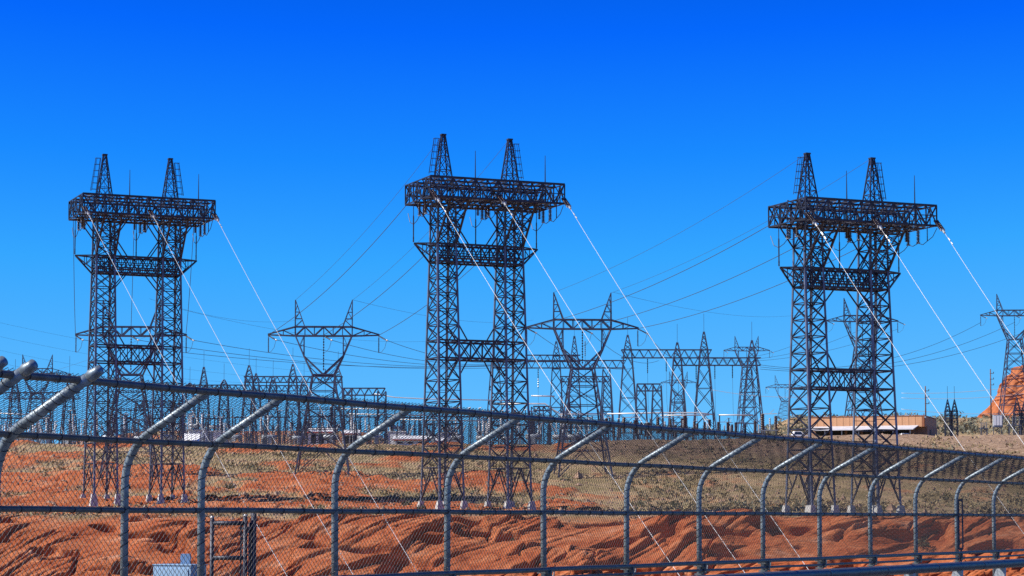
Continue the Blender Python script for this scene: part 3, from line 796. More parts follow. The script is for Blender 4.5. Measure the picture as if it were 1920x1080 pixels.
def dk(a, b, sag, label, r=0.042, group='dark line wires'):
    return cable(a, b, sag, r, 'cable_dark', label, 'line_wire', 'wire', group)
for tb, d, nm in ((C_big, 'B1', 'middle'), (L_big, 'B0', 'left'), (R_big, 'B2', 'right')):
    D = deltas[d]
    for k, a in enumerate((-8.95, 0.0, 8.95)):
        dk(tw(tb, (a, 1.75, 5.9)), tw(D, ((-9.0, 0, 9.0)[k], -0.7, 6.5)), 1.6, f'dark wire from the {nm3[k]} part of the {nm} great tower down to its pylon behind')
    for s in (-1, 1):
        dk(tw(tb, (4.85 * s, 0, 14.9)), tw(D, (4.65 * s, 0, 12.3)), 1.4, f'thin earth wire from the {"left" if s < 0 else "right"} peak of the {nm} great tower', 0.022)
def G_(px, py, Y): return at(px, py, Y)
for d, nm, ends in (('B1', 'lone left delta pylon to the gantries', [(985, 679, 520), (992, 676, 520), (1000, 672, 520)]), ('B2', 'delta pylon right of the middle tower', [(1190, 690, 520), (1235, 676, 520), (1295, 668, 520)]),
                ('B0', 'delta pylon behind the left tower', [(985, 683, 520), (990, 686, 520), (985, 681, 520)])):
    for k in range(3):
        dk(tw(deltas[d], ((-9, 0, 9)[k] + 1.3, -1.7, 5.6)), G_(*ends[k]), 2.2, f'dark wire from the {nm3[k]} arm of the {nm}', 0.04)
for k in range(3):
    dk(tw(deltas['B4'], ((-9, 0, 9)[k], -0.4, 4.6)), G_(1425, 684 + 4 * k, 560), 5.0, f'dark wire from the {nm3[k]} arm of the pylon at the right edge running left', 0.05)
    dk(tw(deltas['B3'], ((-9, 0, 9)[k], -0.4, 4.6)), G_(1330, 672 + 3 * k, 540), 2.5, f'thin wire from the {nm3[k]} arm of the pale pylon behind the right tower', 0.035)
for k, (a, b, Y1, Y2) in enumerate([((-40, 596), (620, 700), 620, 700), ((-40, 622), (560, 712), 620, 700), ((-40, 648), (470, 718), 640, 700), ((-40, 672), (360, 716), 640, 700),
                                    ((-30, 720), (300, 620), 700, 420), ((-30, 735), (345, 640), 700, 420), ((280, 560), (560, 600), 420, 600), ((340, 580), (800, 640), 420, 600),
                                    ((1150, 548), (1500, 590), 360, 700), ((660, 562), (1000, 600), 360, 700)]):
    dk(G_(*a, Y1), G_(*b, Y2), 2.0, 'thin faint wire crossing the sky low behind the great towers', 0.022, 'faint far wires')
for k, (a, b) in enumerate([((1335, 731), (1540, 743)), ((1690, 737), (1950, 718)), ((1690, 746), (1950, 734)), ((1690, 767), (1950, 772))]):
    o = cable(G_(*a, 650), G_(*b, 650), 1.0, 0.06, 'cable', ['pale wire low in the sky left of the right great tower', 'upper of the three pale wires low at the right', 'middle of the three pale wires low at the right', 'lowest of the three pale wires, beside the small twin lattice'][k], 'line_wire', 'wire')

# ------------------------------------------------------------------ switchyard gantries
def lattice_col(mb, x, y, zb, zt, w0, w1, r=0.11, cell=None):
    H = zt - zb; n = max(3, int(H / ((w0 + w1) / 2 * 1.05)))
    def c(f): w = (w0 * (1 - f) + w1 * f) / 2; z = zb + H * f; return [Vector((x - w, y - w, z)), Vector((x + w, y - w, z)), Vector((x + w, y + w, z)), Vector((x - w, y + w, z))]
    for k in range(4): mb.bar(c(0)[k], c(1)[k], r * 1.5)
    for i in range(n):
        C = c(i / n); D = c((i + 1) / n)
        for k in range(4):
            mb.bar(C[k], D[(k + 1) % 4], r * 0.8); mb.bar(C[(k + 1) % 4], D[k], r * 0.8)
            if i % 3 == 0: mb.bar(C[k], C[(k + 1) % 4], r * 0.8)
def beam(mb, x0, x1, y, zb, zt, d=0.9, r=0.11):
    h = zt - zb; n = max(6, int((x1 - x0) / (h * 0.55)))
    for yy in (y - d, y + d):
        for z in (zb, zt): mb.bar((x0, yy, z), (x1, yy, z), r * 1.4)
        for i in range(n):
            a = x0 + (x1 - x0) * i / n; b = x0 + (x1 - x0) * (i + 1) / n
            if i % 2: mb.bar((a, yy, zb), (b, yy, zt), r)
            else: mb.bar((a, yy, zt), (b, yy, zb), r)
    for i in range(n + 1):
        a = x0 + (x1 - x0) * i / n
        mb.bar((a, y - d, zb), (a, y + d, zb), r * .8); mb.bar((a, y - d, zt), (a, y + d, zt), r * .8)
def gantry(label, Y, cols, beams, rods=True, hang=()):
    """cols: (px, py_peak, py_beam, base width m)   beams: (px0, px1, py_top, py_bot)"""
    c0 = at(cols[0][0], 800, Y); g = thing('gantry', label, 'gantry', (c0.x, Y, gz(c0.x, Y)), 0.0, 'switchyard gantries')
    o = Vector(g.location)
    for (px, pyk, pyb, w) in cols:
        k = at(px, pyk, Y) - o; b = at(px, pyb, Y) - o
        base = gz(at(px, 800, Y).x, Y) - 0.3 - o.z
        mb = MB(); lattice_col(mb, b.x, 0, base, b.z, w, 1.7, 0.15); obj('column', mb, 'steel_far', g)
        mb = MB()
        if pyk < pyb - 4:
            lattice_col(mb, b.x, 0, b.z, k.z, 1.7, 0.25, 0.13)
            if rods: mb.bar((b.x, 0, k.z), (b.x, 0, k.z + 4.2), 0.07)
            obj('peak', mb, 'steel_far', g)
    for (p0, p1, pt, pb) in beams:
        a = at(p0, pt, Y) - o; c = at(p1, pb, Y) - o
        mb = MB(); beam(mb, a.x, c.x, 0, c.z, a.z, 0.85, 0.13); obj('beam', mb, 'steel_far', g)
    for (px, p0, p1) in hang:
        a = at(px, p0, Y) - o; c = at(px, p1, Y) - o
        obj('insulator_string', MB().discs((a.x, -.3, a.z), (a.x, -.3, c.z), 0.16, 8, 0.5, 6), 'porcelain', g)
        obj('dropper', MB().tube([(a.x, -.3, c.z), (a.x + 0.1, -.3, c.z - 7), (a.x + 0.6, -.3, c.z - 14)], 0.03, 4), 'cable_dark', g)
gantry('gantry with the tallest peaked columns right of the middle pylon', 520, [(1177, 628, 656, 5.2), (1320, 622, 656, 5.6)], [(1165, 1334, 656, 671)], True, [(1214, 673, 700), (1249, 673, 697)])
gantry('gantry carrying the lower right beam, its end column near the right great tower', 505, [(1270, 642, 671, 4.6), (1410, 638, 671, 5.4)], [(1262, 1426, 671, 685)], True, [(1340, 686, 711), (1373, 686, 709), (1305, 686, 712)])
gantry('pale gantry directly behind the middle great tower and its right neighbour', 560, [(1043, 640, 668, 4.2), (1077, 630, 668, 4.0), (1137, 690, 692, 3.6), (928, 672, 674, 5.0)], [(985, 1088, 666, 678), (925, 1172, 676, 690)], True, [(1009, 692, 728), (1097, 640, 668)])
gantry('low gantry seen under the pylon right of the middle great tower', 600, [(1060, 706, 708, 3.4), (1139, 706, 708, 3.8)], [(1050, 1142, 706, 716)], False)
gantry('left gantry with three peaked columns above the fence', 560, [(467, 685, 706, 4.2), (549, 683, 706, 4.6), (634, 690, 706, 4.0)], [(458, 642, 706, 717)], True, [(500, 718, 735), (610, 692, 712)])
gantry('lower left gantry below the three peaked columns', 600, [(512, 705, 723, 3.8), (570, 710, 723, 4.0), (480, 700, 723, 3.8)], [(476, 575, 723, 733)], True)
gantry('gantry left of the left gantry group with one tall rod', 580, [(382, 688, 718, 4.0), (420, 712, 722, 3.6), (356, 718, 724, 3.6)], [(350, 470, 722, 732)], True)
gantry('gantry seen through the wire mesh between the left great tower columns', 560, [(262, 752, 754, 4.4), (330, 752, 754, 4.4)], [(255, 338, 752, 764)], False)
gantry('gantry seen through the wire mesh at the far left', 540, [(28, 706, 738, 4.0), (130, 700, 738, 4.0)], [(10, 150, 736, 748)], True)
gantry('short dark portal beam right of the left delta pylon', 470, [(652, 727, 728, 1.9), (716, 733, 734, 1.9)], [(645, 722, 728, 741)], False, [(666, 742, 768), (684, 742, 768), (702, 742, 768)])
gantry('short dark portal with splayed legs between the gantry columns', 480, [(1202, 720, 721, 3.0), (1232, 722, 723, 3.0)], [(1194, 1238, 720, 733)], False)
gantry('short dark portal close behind the right column of the middle great tower', 470, [(1004, 762, 763, 1.4), (1026, 762, 763, 1.4)], [(1000, 1030, 762, 770)], False)

# ------------------------------------------------------------------ switchyard equipment
def proto_switch():
    t = thing('disconnect_switch', '', 'switch')
    st = MB()
    for x in (-1.3, 1.3):
        for y in (-0.3, 0.3): st.bar((x, y, -1.0), (x, y, 2.3), 0.12)
        st.bar((x, -0.3, 0.2), (x, 0.3, 2.0), 0.07)
    st.box((-1.7, -0.35, 2.3), (1.7, 0.35, 2.5)); obj('stand', st, 'equip_dark', t)
    for x, h, r in ((-1.3, 5.5, 0.40), (1.2, 5.1, 0.34)): obj('insulator', MB().discs((x, 0, 2.5), (x, 0, h), r, 9, 0.7, 8), 'porcelain_red', t)
    obj('support_post', MB().discs((0.1, 0, 2.5), (0.1, 0, 4.7), 0.2, 7, 0.7, 7), 'equip', t)
    bl = MB(); bl.bar((-1.5, 0, 5.5), (1.5, 0, 5.5), 0.14); bl.bar((0, 0, 5.5), (0.9, 0, 6.3), 0.08); obj('blade', bl, 'equip', t)
    return t
def proto_bus_support(h=7.5):
    t = thing('bus_support', '', 'bus support')
    st = MB(); lattice_col(st, 0, 0, -1.0, h - 2.4, 0.55, 0.45, 0.06); st.box((-0.4, -0.4, h - 2.4), (0.4, 0.4, h - 2.3)); obj('stand', st, 'steel_far', t)
    obj('insulator', MB().discs((0, 0, h - 2.3), (0, 0, h), 0.2, 8, 0.55, 6), 'porcelain', t)
    b = MB(); b.bar((-0.5, 0, h + 0.08), (0.5, 0, h + 0.08), 0.16); obj('clamp', b, 'bus', t)
    return t
def proto_tframe(h=9.0):
    t = thing('triple_bus_stand', '', 'bus stand')
    st = MB()
    for x in (-2.2, 2.2): lattice_col(st, x, 0, -1.0, h - 2.2, 0.5, 0.5, 0.06)
    st.bar((-3.0, 0, h - 2.1), (3.0, 0, h - 2.1), 0.3); obj('frame', st, 'steel_far', t)
    for x in (-2.6, 0, 2.6): obj('insulator', MB().discs((x, 0, h - 2.0), (x, 0, h), 0.18, 7, 0.55, 6), 'porcelain', t)
    b = MB()
    b.bar((-2.6, -2.5, h + 0.1), (-2.6, 2.5, h + 0.1), 0.15); b.bar((0, -2.5, h + 0.1), (0, 2.5, h + 0.1), 0.15); b.bar((2.6, -2.5, h + 0.1), (2.6, 2.5, h + 0.1), 0.15); obj('bus_bar', b, 'bus', t)
    return t
def proto_breaker():
    t = thing('circuit_breaker', '', 'breaker')
    b = MB(); b.tube([(-1.6, 0, 1.7), (-1.5, 0, 1.7), (1.5, 0, 1.7), (1.6, 0, 1.7)], [0.3, 0.55, 0.55, 0.3], 10); obj('tank', b, 'equip', t, True)
    s = MB()
    for x in (-1.1, 1.1): s.bar((x, -0.4, -1.0), (x, -0.3, 1.4), 0.14); s.bar((x, 0.4, -1.0), (x, 0.3, 1.4), 0.14)
    s.box((-0.4, -0.95, 0.3), (0.4, -0.55, 1.7)); obj('stand', s, 'equip', t)
    for x in (-1, 1): obj('bushing', MB().discs((x * 0.8, 0, 2.1), (x * 1.9, 0, 4.6), 0.24, 8, 0.55, 7), 'equip', t)
    return t
def proto_transformer():
    t = thing('transformer', '', 'transformer')
    b = MB(); b.box((-2.2, -1.2, -0.8), (2.2, 1.2, 3.2)); b.box((-2.35, -1.35, 3.2), (2.35, 1.35, 3.4)); obj('tank', b, 'white', t)
    for s in (-1, 1):
        r = MB()
        for i in range(7): r.box((s * 2.35 if s > 0 else -3.2, -1.1 + i * 0.32, 0.3), (3.2 if s > 0 else -2.35, -1.0 + i * 0.32, 2.9))
        obj('radiator', r, 'equip', t)
    for x in (-1.4, 0, 1.4): obj('bushing', MB().discs((x, 0, 3.4), (x * 1.2, 0, 5.6), 0.22, 8, 0.55, 7), 'porcelain', t)
    c = MB(); c.tube([(-1.9, 0.9, 4.3), (1.2, 0.9, 4.3)], 0.42, 10); c.bar((-1.4, 0.9, 3.3), (-1.4, 0.9, 4.2), 0.15); c.bar((0.8, 0.9, 3.3), (0.8, 0.9, 4.2), 0.15); obj('conservator', c, 'equip', t, True)
    return t
def scatter(proto, spots, label, group):
    first = True
    for (px, Y, s, rz) in spots:
        x = (px - 960) / F * Y; z = gz(x, Y)
        if first: o = proto; o.location = (x, Y, z); o.rotation_euler = (0, 0, rz); first = False
        else: o = dup(proto, (x, Y, z), rz)
        o.scale = (s, s, s); o['label'] = label; o['group'] = group
rnd = random.Random(5)
sw = [(1132 + i * 22 + rnd.uniform(-7, 7), 446 + rnd.uniform(0, 26), rnd.uniform(0.72, 1.08), rnd.uniform(-0.4, 2.0)) for i in range(15)]
scatter(proto_switch(), sw, 'disconnect switch with dark red brown insulator stacks right of the middle tower', 'row of brown insulator switches')
bs = []
for row, (Y, n) in enumerate(((455, 30), (490, 36), (540, 40), (600, 40))):
    for i in range(n):
        px = -20 + (i + rnd.random() * 0.8) * 1060 / n
        bs.append((px, Y + rnd.uniform(-10, 10), rnd.choice([0.65, 0.8, 0.95, 1.1]) * (0.85 + 0.05 * row), rnd.uniform(-0.4, 0.4)))
bs += [(1060 + i * 26 + rnd.uniform(-6, 6), 500 + rnd.uniform(0, 40), rnd.uniform(0.7, 0.95), rnd.uniform(-0.4, 0.4)) for i in range(13)]
scatter(proto_bus_support(), bs, 'thin lattice bus support with a dark insulator in the crowded switchyard', 'bus supports crowded in the switchyard')
pp = thing('post_insulator', '', 'insulator'); st = MB()
for x in (-0.25, 0.25): st.bar((x, 0, -1.0), (x, 0, 2.6), 0.09)
st.box((-0.4, -0.3, 2.6), (0.4, 0.3, 2.72)); obj('stand', st, 'equip', pp); obj('insulator', MB().discs((0, 0, 2.72), (0, 0, 5.0), 0.17, 8, 0.6, 6), 'white', pp); obj('terminal', MB().bar((-0.6, 0, 5.1), (0.6, 0, 5.1), 0.12), 'bus', pp)
ps = [(rnd.uniform(-10, 1120), rnd.uniform(448, 600), rnd.uniform(0.7, 1.35), rnd.uniform(-0.5, 0.5)) for i in range(110)]
scatter(pp, ps, 'pale grey post insulator on a short stand in the crowded switchyard', 'pale post insulators in the switchyard')
tf = [(x, Y, s, 0.15) for x, Y, s in ((20, 520, 0.9), (75, 560, 1), (225, 540, .95), (300, 600, 1), (400, 520, 0.9), (455, 560, 1), (520, 520, 0.95), (600, 480, 0.9), (640, 540, 1), (690, 520, 0.95), (740, 500, 0.9), (770, 560, 1), (830, 510, .95), (880, 540, 1), (925, 500, 0.85), (985, 520, 0.9), (1085, 560, 0.9))]
scatter(proto_tframe(), tf, 'steel bus stand with three insulators in the crowded switchyard', 'three insulator bus stands in the switchyard')
cb = [(x, 446 + rnd.uniform(0, 14), rnd.uniform(0.8, 1.0), rnd.uniform(-0.3, 0.3)) for x in (30, 52, 90, 128, 205, 262, 315, 372, 440, 505, 560, 620, 680, 705, 760, 812, 858, 905, 950, 1000, 1050, 1075, 1110)]
scatter(proto_breaker(), cb, 'grey circuit breaker with slanted bushings along the switchyard edge', 'circuit breakers along the switchyard edge')
trs = [(x, Y, s, rz) for x, Y, s, rz in ((372, 470, 0.95, 0.2), (402, 480, 0.9, 0.1), (745, 470, 0.85, -0.1), (842, 475, 0.8, 0.1), (1445, 470, 0.55, 0))]
tro = proto_transformer()
for k, (px, Y, s, rz) in enumerate(trs[:4]):
    x = (px - 960) / F * Y; o = tro if k == 0 else dup(tro, (0, 0, 0))
    o.location = (x, Y, gz(x, Y)); o.rotation_euler = (0, 0, rz); o.scale = (s, s, s); o['group'] = 'white transformers'
    o['label'] = ['white transformer just right of the left great tower, left one of the pair', 'white transformer just right of the left great tower, right one of the pair',
                  'white transformer left of the middle great tower near the red trimmed shed', 'white transformer behind the left column of the middle great tower'][k]

# tubular bus bars
def bus(pts, Y, r, label):
    o = obj('bus_pipe', MB().tube([at(px, py, Y) for (px, py) in pts], r, 8), 'bus', None, True); return tag(o, label, 'bus pipe', 'bright tubular bus bars')
bus([(700, 738), (740, 745), (800, 748), (960, 751)], 500, 0.11, 'slim pale bus pipe running from the dark portal beam to the middle great tower')
bus([(930, 757), (1022, 757), (1034, 766), (1050, 776), (1135, 776)], 500, 0.16, 'pale bus pipe bent downwards just right of the middle great tower')
bus([(996, 742), (1040, 743)], 500, 0.15, 'short pale bus pipe floating highest right of the middle tower')
bus([(1138, 776), (1240, 774), (1310, 774), (1336, 777)], 490, 0.15, 'thick pale bus pipe above the row of brown insulators')
bus([(1238, 779), (1330, 778)], 485, 0.14, 'pale bus pipe just under the thick pipe above the brown insulators')
bus([(1348, 778), (1412, 778)], 490, 0.14, 'pale bus pipe at the right end of the brown insulator row')
bus([(640, 766), (780, 768)], 520, 0.13, 'upper pale bus pipe behind the mesh right of the left delta pylon')
bus([(650, 776), (800, 779)], 500, 0.13, 'lower pale bus pipe behind the mesh right of the left delta pylon')
bus([(730, 786), (935, 790)], 480, 0.11, 'lowest long pale bus pipe crossing behind the middle great tower')
bus([(0, 775), (60, 777)], 500, 0.12, 'pale bus pipe behind the mesh at the left edge')

# low sheds with pale roofs
def shed(px0, px1, py_t, py_b, Y, label, red=True):
    a = at(px0, py_t, Y); c = at(px1, py_b, Y); zg = min(gz(a.x, Y), gz(c.x, Y)) - 0.5
    t = thing('switchyard_shed', label, 'shed', ((a.x + c.x) / 2, Y, zg), 0, 'low sheds in the switchyard')
    w = (c.x - a.x) / 2; h = c.z - zg; r = a.z - zg
    mb = MB(); mb.box((-w + 0.2, 0, 0), (w - 0.2, 5, h)); obj('wall', mb, 'white', t)
    mb = MB(); mb.add([(-w, -0.4, h), (w, -0.4, h), (w, 5.4, h + 0.2), (-w, 5.4, h + 0.2), (-w, -0.4, h + 0.12), (w, -0.4, h + 0.12), (w, 2.5, r), (-w, 2.5, r), (w, 5.4, h + 0.3), (-w, 5.4, h + 0.3)],
                      [(3, 2, 1, 0), (4, 5, 6, 7), (7, 6, 8, 9), (0, 1, 5, 4), (1, 2, 8, 6, 5), (0, 4, 7, 9, 3), (2, 3, 9, 8)]); obj('roof', mb, 'white', t)
    if red:
        mb = MB(); mb.box((-w - 0.03, -0.46, h - 0.2), (w + 0.03, -0.404, h + 0.0)); obj('fascia', mb, 'red', t)
    for k in range(3):
        mb = MB(); mb.box((-w * 0.7 + k * w * 0.6, -0.03, 0.8), (-w * 0.7 + k * w * 0.6 + 1.0, -0.004, h - 0.5)); obj('door', mb, 'dark', t)
shed(576, 626, 802, 810, 462, 'long low shed with white roof and red fascia under the left delta pylon')
shed(640, 674, 805, 813, 460, 'small shed with white roof and red fascia right of the left delta pylon')
shed(736, 800, 816, 824, 452, 'wide low shed with white roof and red fascia left of the middle great tower')
shed(816, 838, 820, 827, 450, 'tiny shed with red fascia at the foot of the middle great tower')
shed(340, 372, 812, 836, 446, 'small all white shed behind the second fence post', False)

# ------------------------------------------------------------------ orange building
def building():
    Y = 442.0; p0 = at(1521, 817, Y); p1 = at(1733, 817, Y)
    zg = p1.z; H = at(1733, 783, Y).z - zg; W = p1.x - p0.x
    rz = R(-19)
    t = thing('service_building', 'long low orange metal building with pale awning behind the right great tower', 'building', (p0.x, Y, zg), rz)
    D = 16.0; zs = H * 0.42   # underside of the orange upper storey
    mb = MB(); mb.box((0, 0.7, -1.5), (W - 2.2, D - 1, zs + 0.2)); obj('lower_wall', mb, 'block', t)
    mb = MB(); mb.box((W - 2.2, 2.0, -1.5), (W - 0.6 + 0.8, D - 1, zs + 0.2)); obj('end_wall', mb, 'block', t)
    # siding of separate panels
    n = 17; pw = (W - 0.5) / n
    pm = MB(); pm.box((0.03, -0.06, zs), (pw - 0.03, 0.1, H)); me = pm.mesh('siding_panel')
    for i in range(n): o = obj('siding_panel', me, 'orange', t); o.location = (i * pw, 0, 0)
    mb = MB(); mb.box((-0.02, 0.02, zs - 0.02), (W - 0.04, D, H - 0.06)); obj('upper_storey', mb, 'orange_trim_and_shade', t)
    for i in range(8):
        q = MB(); q.box((W - 0.03, 0.3 + i * 1.9, zs + 0.05), (W + 0.03, 2.1 + i * 1.9, H - 0.1)); obj('end_panel', q, 'orange_trim_and_shade', t)  # right end wall painted in the darker orange for its shaded side
    mb = MB(); mb.box((-0.12, -0.14, H + 0.002), (W + 0.1, D + 0.1, H + 0.13)); obj('roof_edge', mb, 'orange_trim_and_shade', t)
    mb = MB(); mb.box((W - 0.48, -0.10, zs), (W - 0.06, -0.062, H)); obj('corner_trim', mb, 'orange_trim_and_shade', t)
    # awning
    mb = MB(); mb.add([(0.2, -0.1, zs + 0.28), (W - 1.2, -0.1, zs + 0.28), (W - 1.6, -4.2, zs - 0.55), (-0.3, -4.2, zs - 0.55), (0.2, -0.1, zs + 0.16), (W - 1.2, -0.1, zs + 0.16), (W - 1.6, -4.2, zs - 0.7), (-0.3, -4.2, zs - 0.7)],
                      [(0, 3, 2, 1), (4, 5, 6, 7), (3, 7, 6, 2), (0, 4, 7, 3), (1, 2, 6, 5), (0, 1, 5, 4)]); obj('awning', mb, 'awning', t)
    for i in range(7):
        mb = MB(); x = 0.2 + i * (W - 2.4) / 6; mb.bar((x, -4.0, -1.5), (x, -4.0, zs - 0.7), 0.16); obj('awning_post', mb, 'equip_dark', t)
    for i in range(6):
        mb = MB(); x = 0.8 + i * (W - 3.5) / 6; mb.box((x, 0.62, -1.2), (x + 2.6, 0.695, zs - 0.4)); obj('bay_shade', mb, 'dark', t)  # dark sheets painting the shade of the open bays under the awning
    mb = MB(); mb.box((W + 0.204, 5.0, -1.0), (W + 0.25, 6.2, 1.1)); obj('side_door', mb, 'dark', t)
    mb = MB(); mb.tube([(W - 1.5, 9, H), (W - 1.5, 9, H + 0.9)], 0.09, 6); obj('vent_pipe', mb, 'equip_dark', t)
    mb = MB(); mb.box((W - 0.02, -0.25, H - 0.35), (W + 0.3, 0.05, H - 0.1)); obj('lamp', mb, 'hardware', t)
building()

# utility poles
def pole(px, pt, pb, Y, label, side):
    a = at(px, pt, Y); b = at(px, pb, Y); zg = min(gz(a.x, Y), b.z) - 0.5
    t = thing('utility_pole', label, 'pole', (a.x, Y, zg))
    h = a.z - zg; obj('shaft', MB().tube([(0, 0, 0), (0, 0, h)], [0.2, 0.14], 8), 'wood', t, True)
    for k, f in enumerate((0.95, 0.86, 0.77)):
        m = MB(); z = h - 1.2 - k * 1.6; m.bar((-0.2, 0, z), (side * 0.9, 0, z), 0.14); obj('arm', m, 'wood', t)
        m = MB().discs((side * 0.85, 0, z + 0.05), (side * 0.85, 0, z + 0.45), 0.12, 3, .6, 6); obj('insulator', m, 'porcelain', t)
pole(1735, 724, 784, 560, 'dark utility pole rising behind the right end of the orange building', 1)
pole(1857, 692, 778, 620, 'dark utility pole standing before the left slope of the red butte', 1)

# small lattice sub-station pieces at the right
def mini(px0, px1, py_t, py_b, Y, label, name, kind):
    a = at(px0, py_t, Y); c = at(px1, py_b, Y); w = c.x - a.x; zg = c.z
    t = thing(name, label, 'substation gear', ((a.x + c.x) / 2, Y, zg), 0); h = a.z - zg
    if kind == 'twin':
        for s in (-1, 1):
            m = MB(); lattice_col(m, s * w * 0.27, 0, -0.8, h * 0.66, w * 0.42, w * 0.40, 0.10); obj('column', m, 'steel', t)
            m = MB(); lattice_col(m, s * w * 0.27, 0, h * 0.66, h, w * 0.40, 0.05, 0.09); m.bar((s * w * 0.27, 0, h), (s * w * 0.27, 0, h + 2.8), 0.06); obj('peak', m, 'steel', t)
        m = MB()
        for f in (0.45, 0.55, 0.66): m.box((-w / 2, -0.7, h * f), (w / 2, 0.7, h * f + 0.18))
        obj('platform', m, 'steel', t)
    elif kind == 'rack':
        m = MB(); m.box((-w / 2, -0.5, h * 0.50), (w / 2, 0.5, h * 0.56))
        for x in (-0.4, 0.4):
            for y in (-0.4, 0.4): m.bar((x * w, y, -0.8), (x * w, y, h * 0.5), 0.12)
        m.bar((-0.4 * w, -0.4, 0), (0.4 * w, -0.4, h * .5), 0.07); m.bar((0.4 * w, -0.4, 0), (-0.4 * w, -0.4, h * .5), 0.07); obj('stand', m, 'equip_dark', t)
        for k in range(4):
            x = (-0.38 + 0.25 * k) * w; obj('insulator', MB().discs((x, 0, h * 0.56), (x, 0, h), 0.14, 6, 0.6, 6), 'equip_dark', t)
    else:
        m = MB(); m.box((-w * 0.45, -0.5, h * 0.45), (w * 0.45, 0.5, h)); obj('cabinet', m, 'equip', t)
        for k in range(3):
            q = MB(); q.box((-w * 0.40 + k * w * 0.28, -0.55, h * 0.5), (-w * 0.40 + k * w * 0.28 + w * 0.22, -0.504, h * 0.95)); obj('cooling_fin', q, 'white', t)
        m = MB()
        for x in (-0.42, 0.42): m.bar((x * w, 0, -0.8), (x * w, 0, h * 0.5), 0.14); 
        m.box((-w / 2, -0.55, h * 0.40), (w / 2, 0.55, h * 0.449)); m.bar((-0.42 * w, 0, 0), (0.42 * w, 0, h * .4), 0.08); m.bar((0.42 * w, 0, 0), (-0.42 * w, 0, h * .4), 0.08); obj('stand', m, 'equip_dark', t)
mini(1771, 1796, 749, 816, 470, 'dark twin lattice tower with pointed tops right of the orange building', 'twin_lattice', 'twin')
mini(1838, 1852, 792, 817, 470, 'low rack of dark insulators below the utility pole by the butte', 'insulator_rack', 'rack')
mini(1861, 1880, 778, 817, 470, 'pale cabinet on a steel stand in front of the butte', 'stand_cabinet', 'cab')
mini(1889, 1915, 780, 817, 470, 'dark rack with a row of insulators left of the lattice at the right edge', 'insulator_rack', 'rack')
mini(1900, 1930, 746, 817, 476, 'dark lattice with pointed top cut by the right edge', 'twin_lattice', 'twin')

# parked pickups by the building
def pickup(px, Y, rz, label, m='white'):
    x = (px - 960) / F * Y; t = thing('pickup_truck', label, 'truck', (x, Y, gz(x, Y)), rz)
    b = MB(); b.add([(-2.6, -0.95, 0.45), (2.6, -0.95, 0.45), (2.6, 0.95, 0.45), (-2.6, 0.95, 0.45), (-2.6, -0.95, 1.0), (2.55, -0.95, 1.0), (2.55, 0.95, 1.0), (-2.6, 0.95, 1.0)],
                    [(3, 2, 1, 0), (4, 5, 6, 7), (0, 1, 5, 4), (1, 2, 6, 5), (2, 3, 7, 6), (3, 0, 4, 7)]); obj('body', b, m, t)
    c = MB(); c.add([(-0.9, -0.9, 1.0), (1.5, -0.9, 1.0), (1.5, 0.9, 1.0), (-0.9, 0.9, 1.0), (-0.6, -0.75, 1.75), (0.7, -0.75, 1.75), (0.7, 0.75, 1.75), (-0.6, 0.75, 1.75)],
                    [(4, 5, 6, 7), (0, 1, 5, 4), (1, 2, 6, 5), (2, 3, 7, 6), (3, 0, 4, 7)]); obj('cab', c, m, t)
    w = MB(); w.add([(-0.7, -0.895, 1.12), (1.15, -0.895, 1.12), (0.65, -0.79, 1.65), (-0.52, -0.79, 1.65)], [(0, 1, 2, 3)]); obj('side_window', w, 'glass', t)
    for x_ in (-1.6, 1.65):
        for y_ in (-0.9, 0.9):
            obj('wheel', MB().tube([(x_, y_ - 0.12, 0.36), (x_, y_ + 0.12, 0.36)], 0.37, 12), 'rubber', t)
pickup(1494, 433, 0.1, 'white pickup truck parked left of the orange building')
pickup(1694, 433, 0.2, 'white pickup truck parked at the right end of the pale awning')

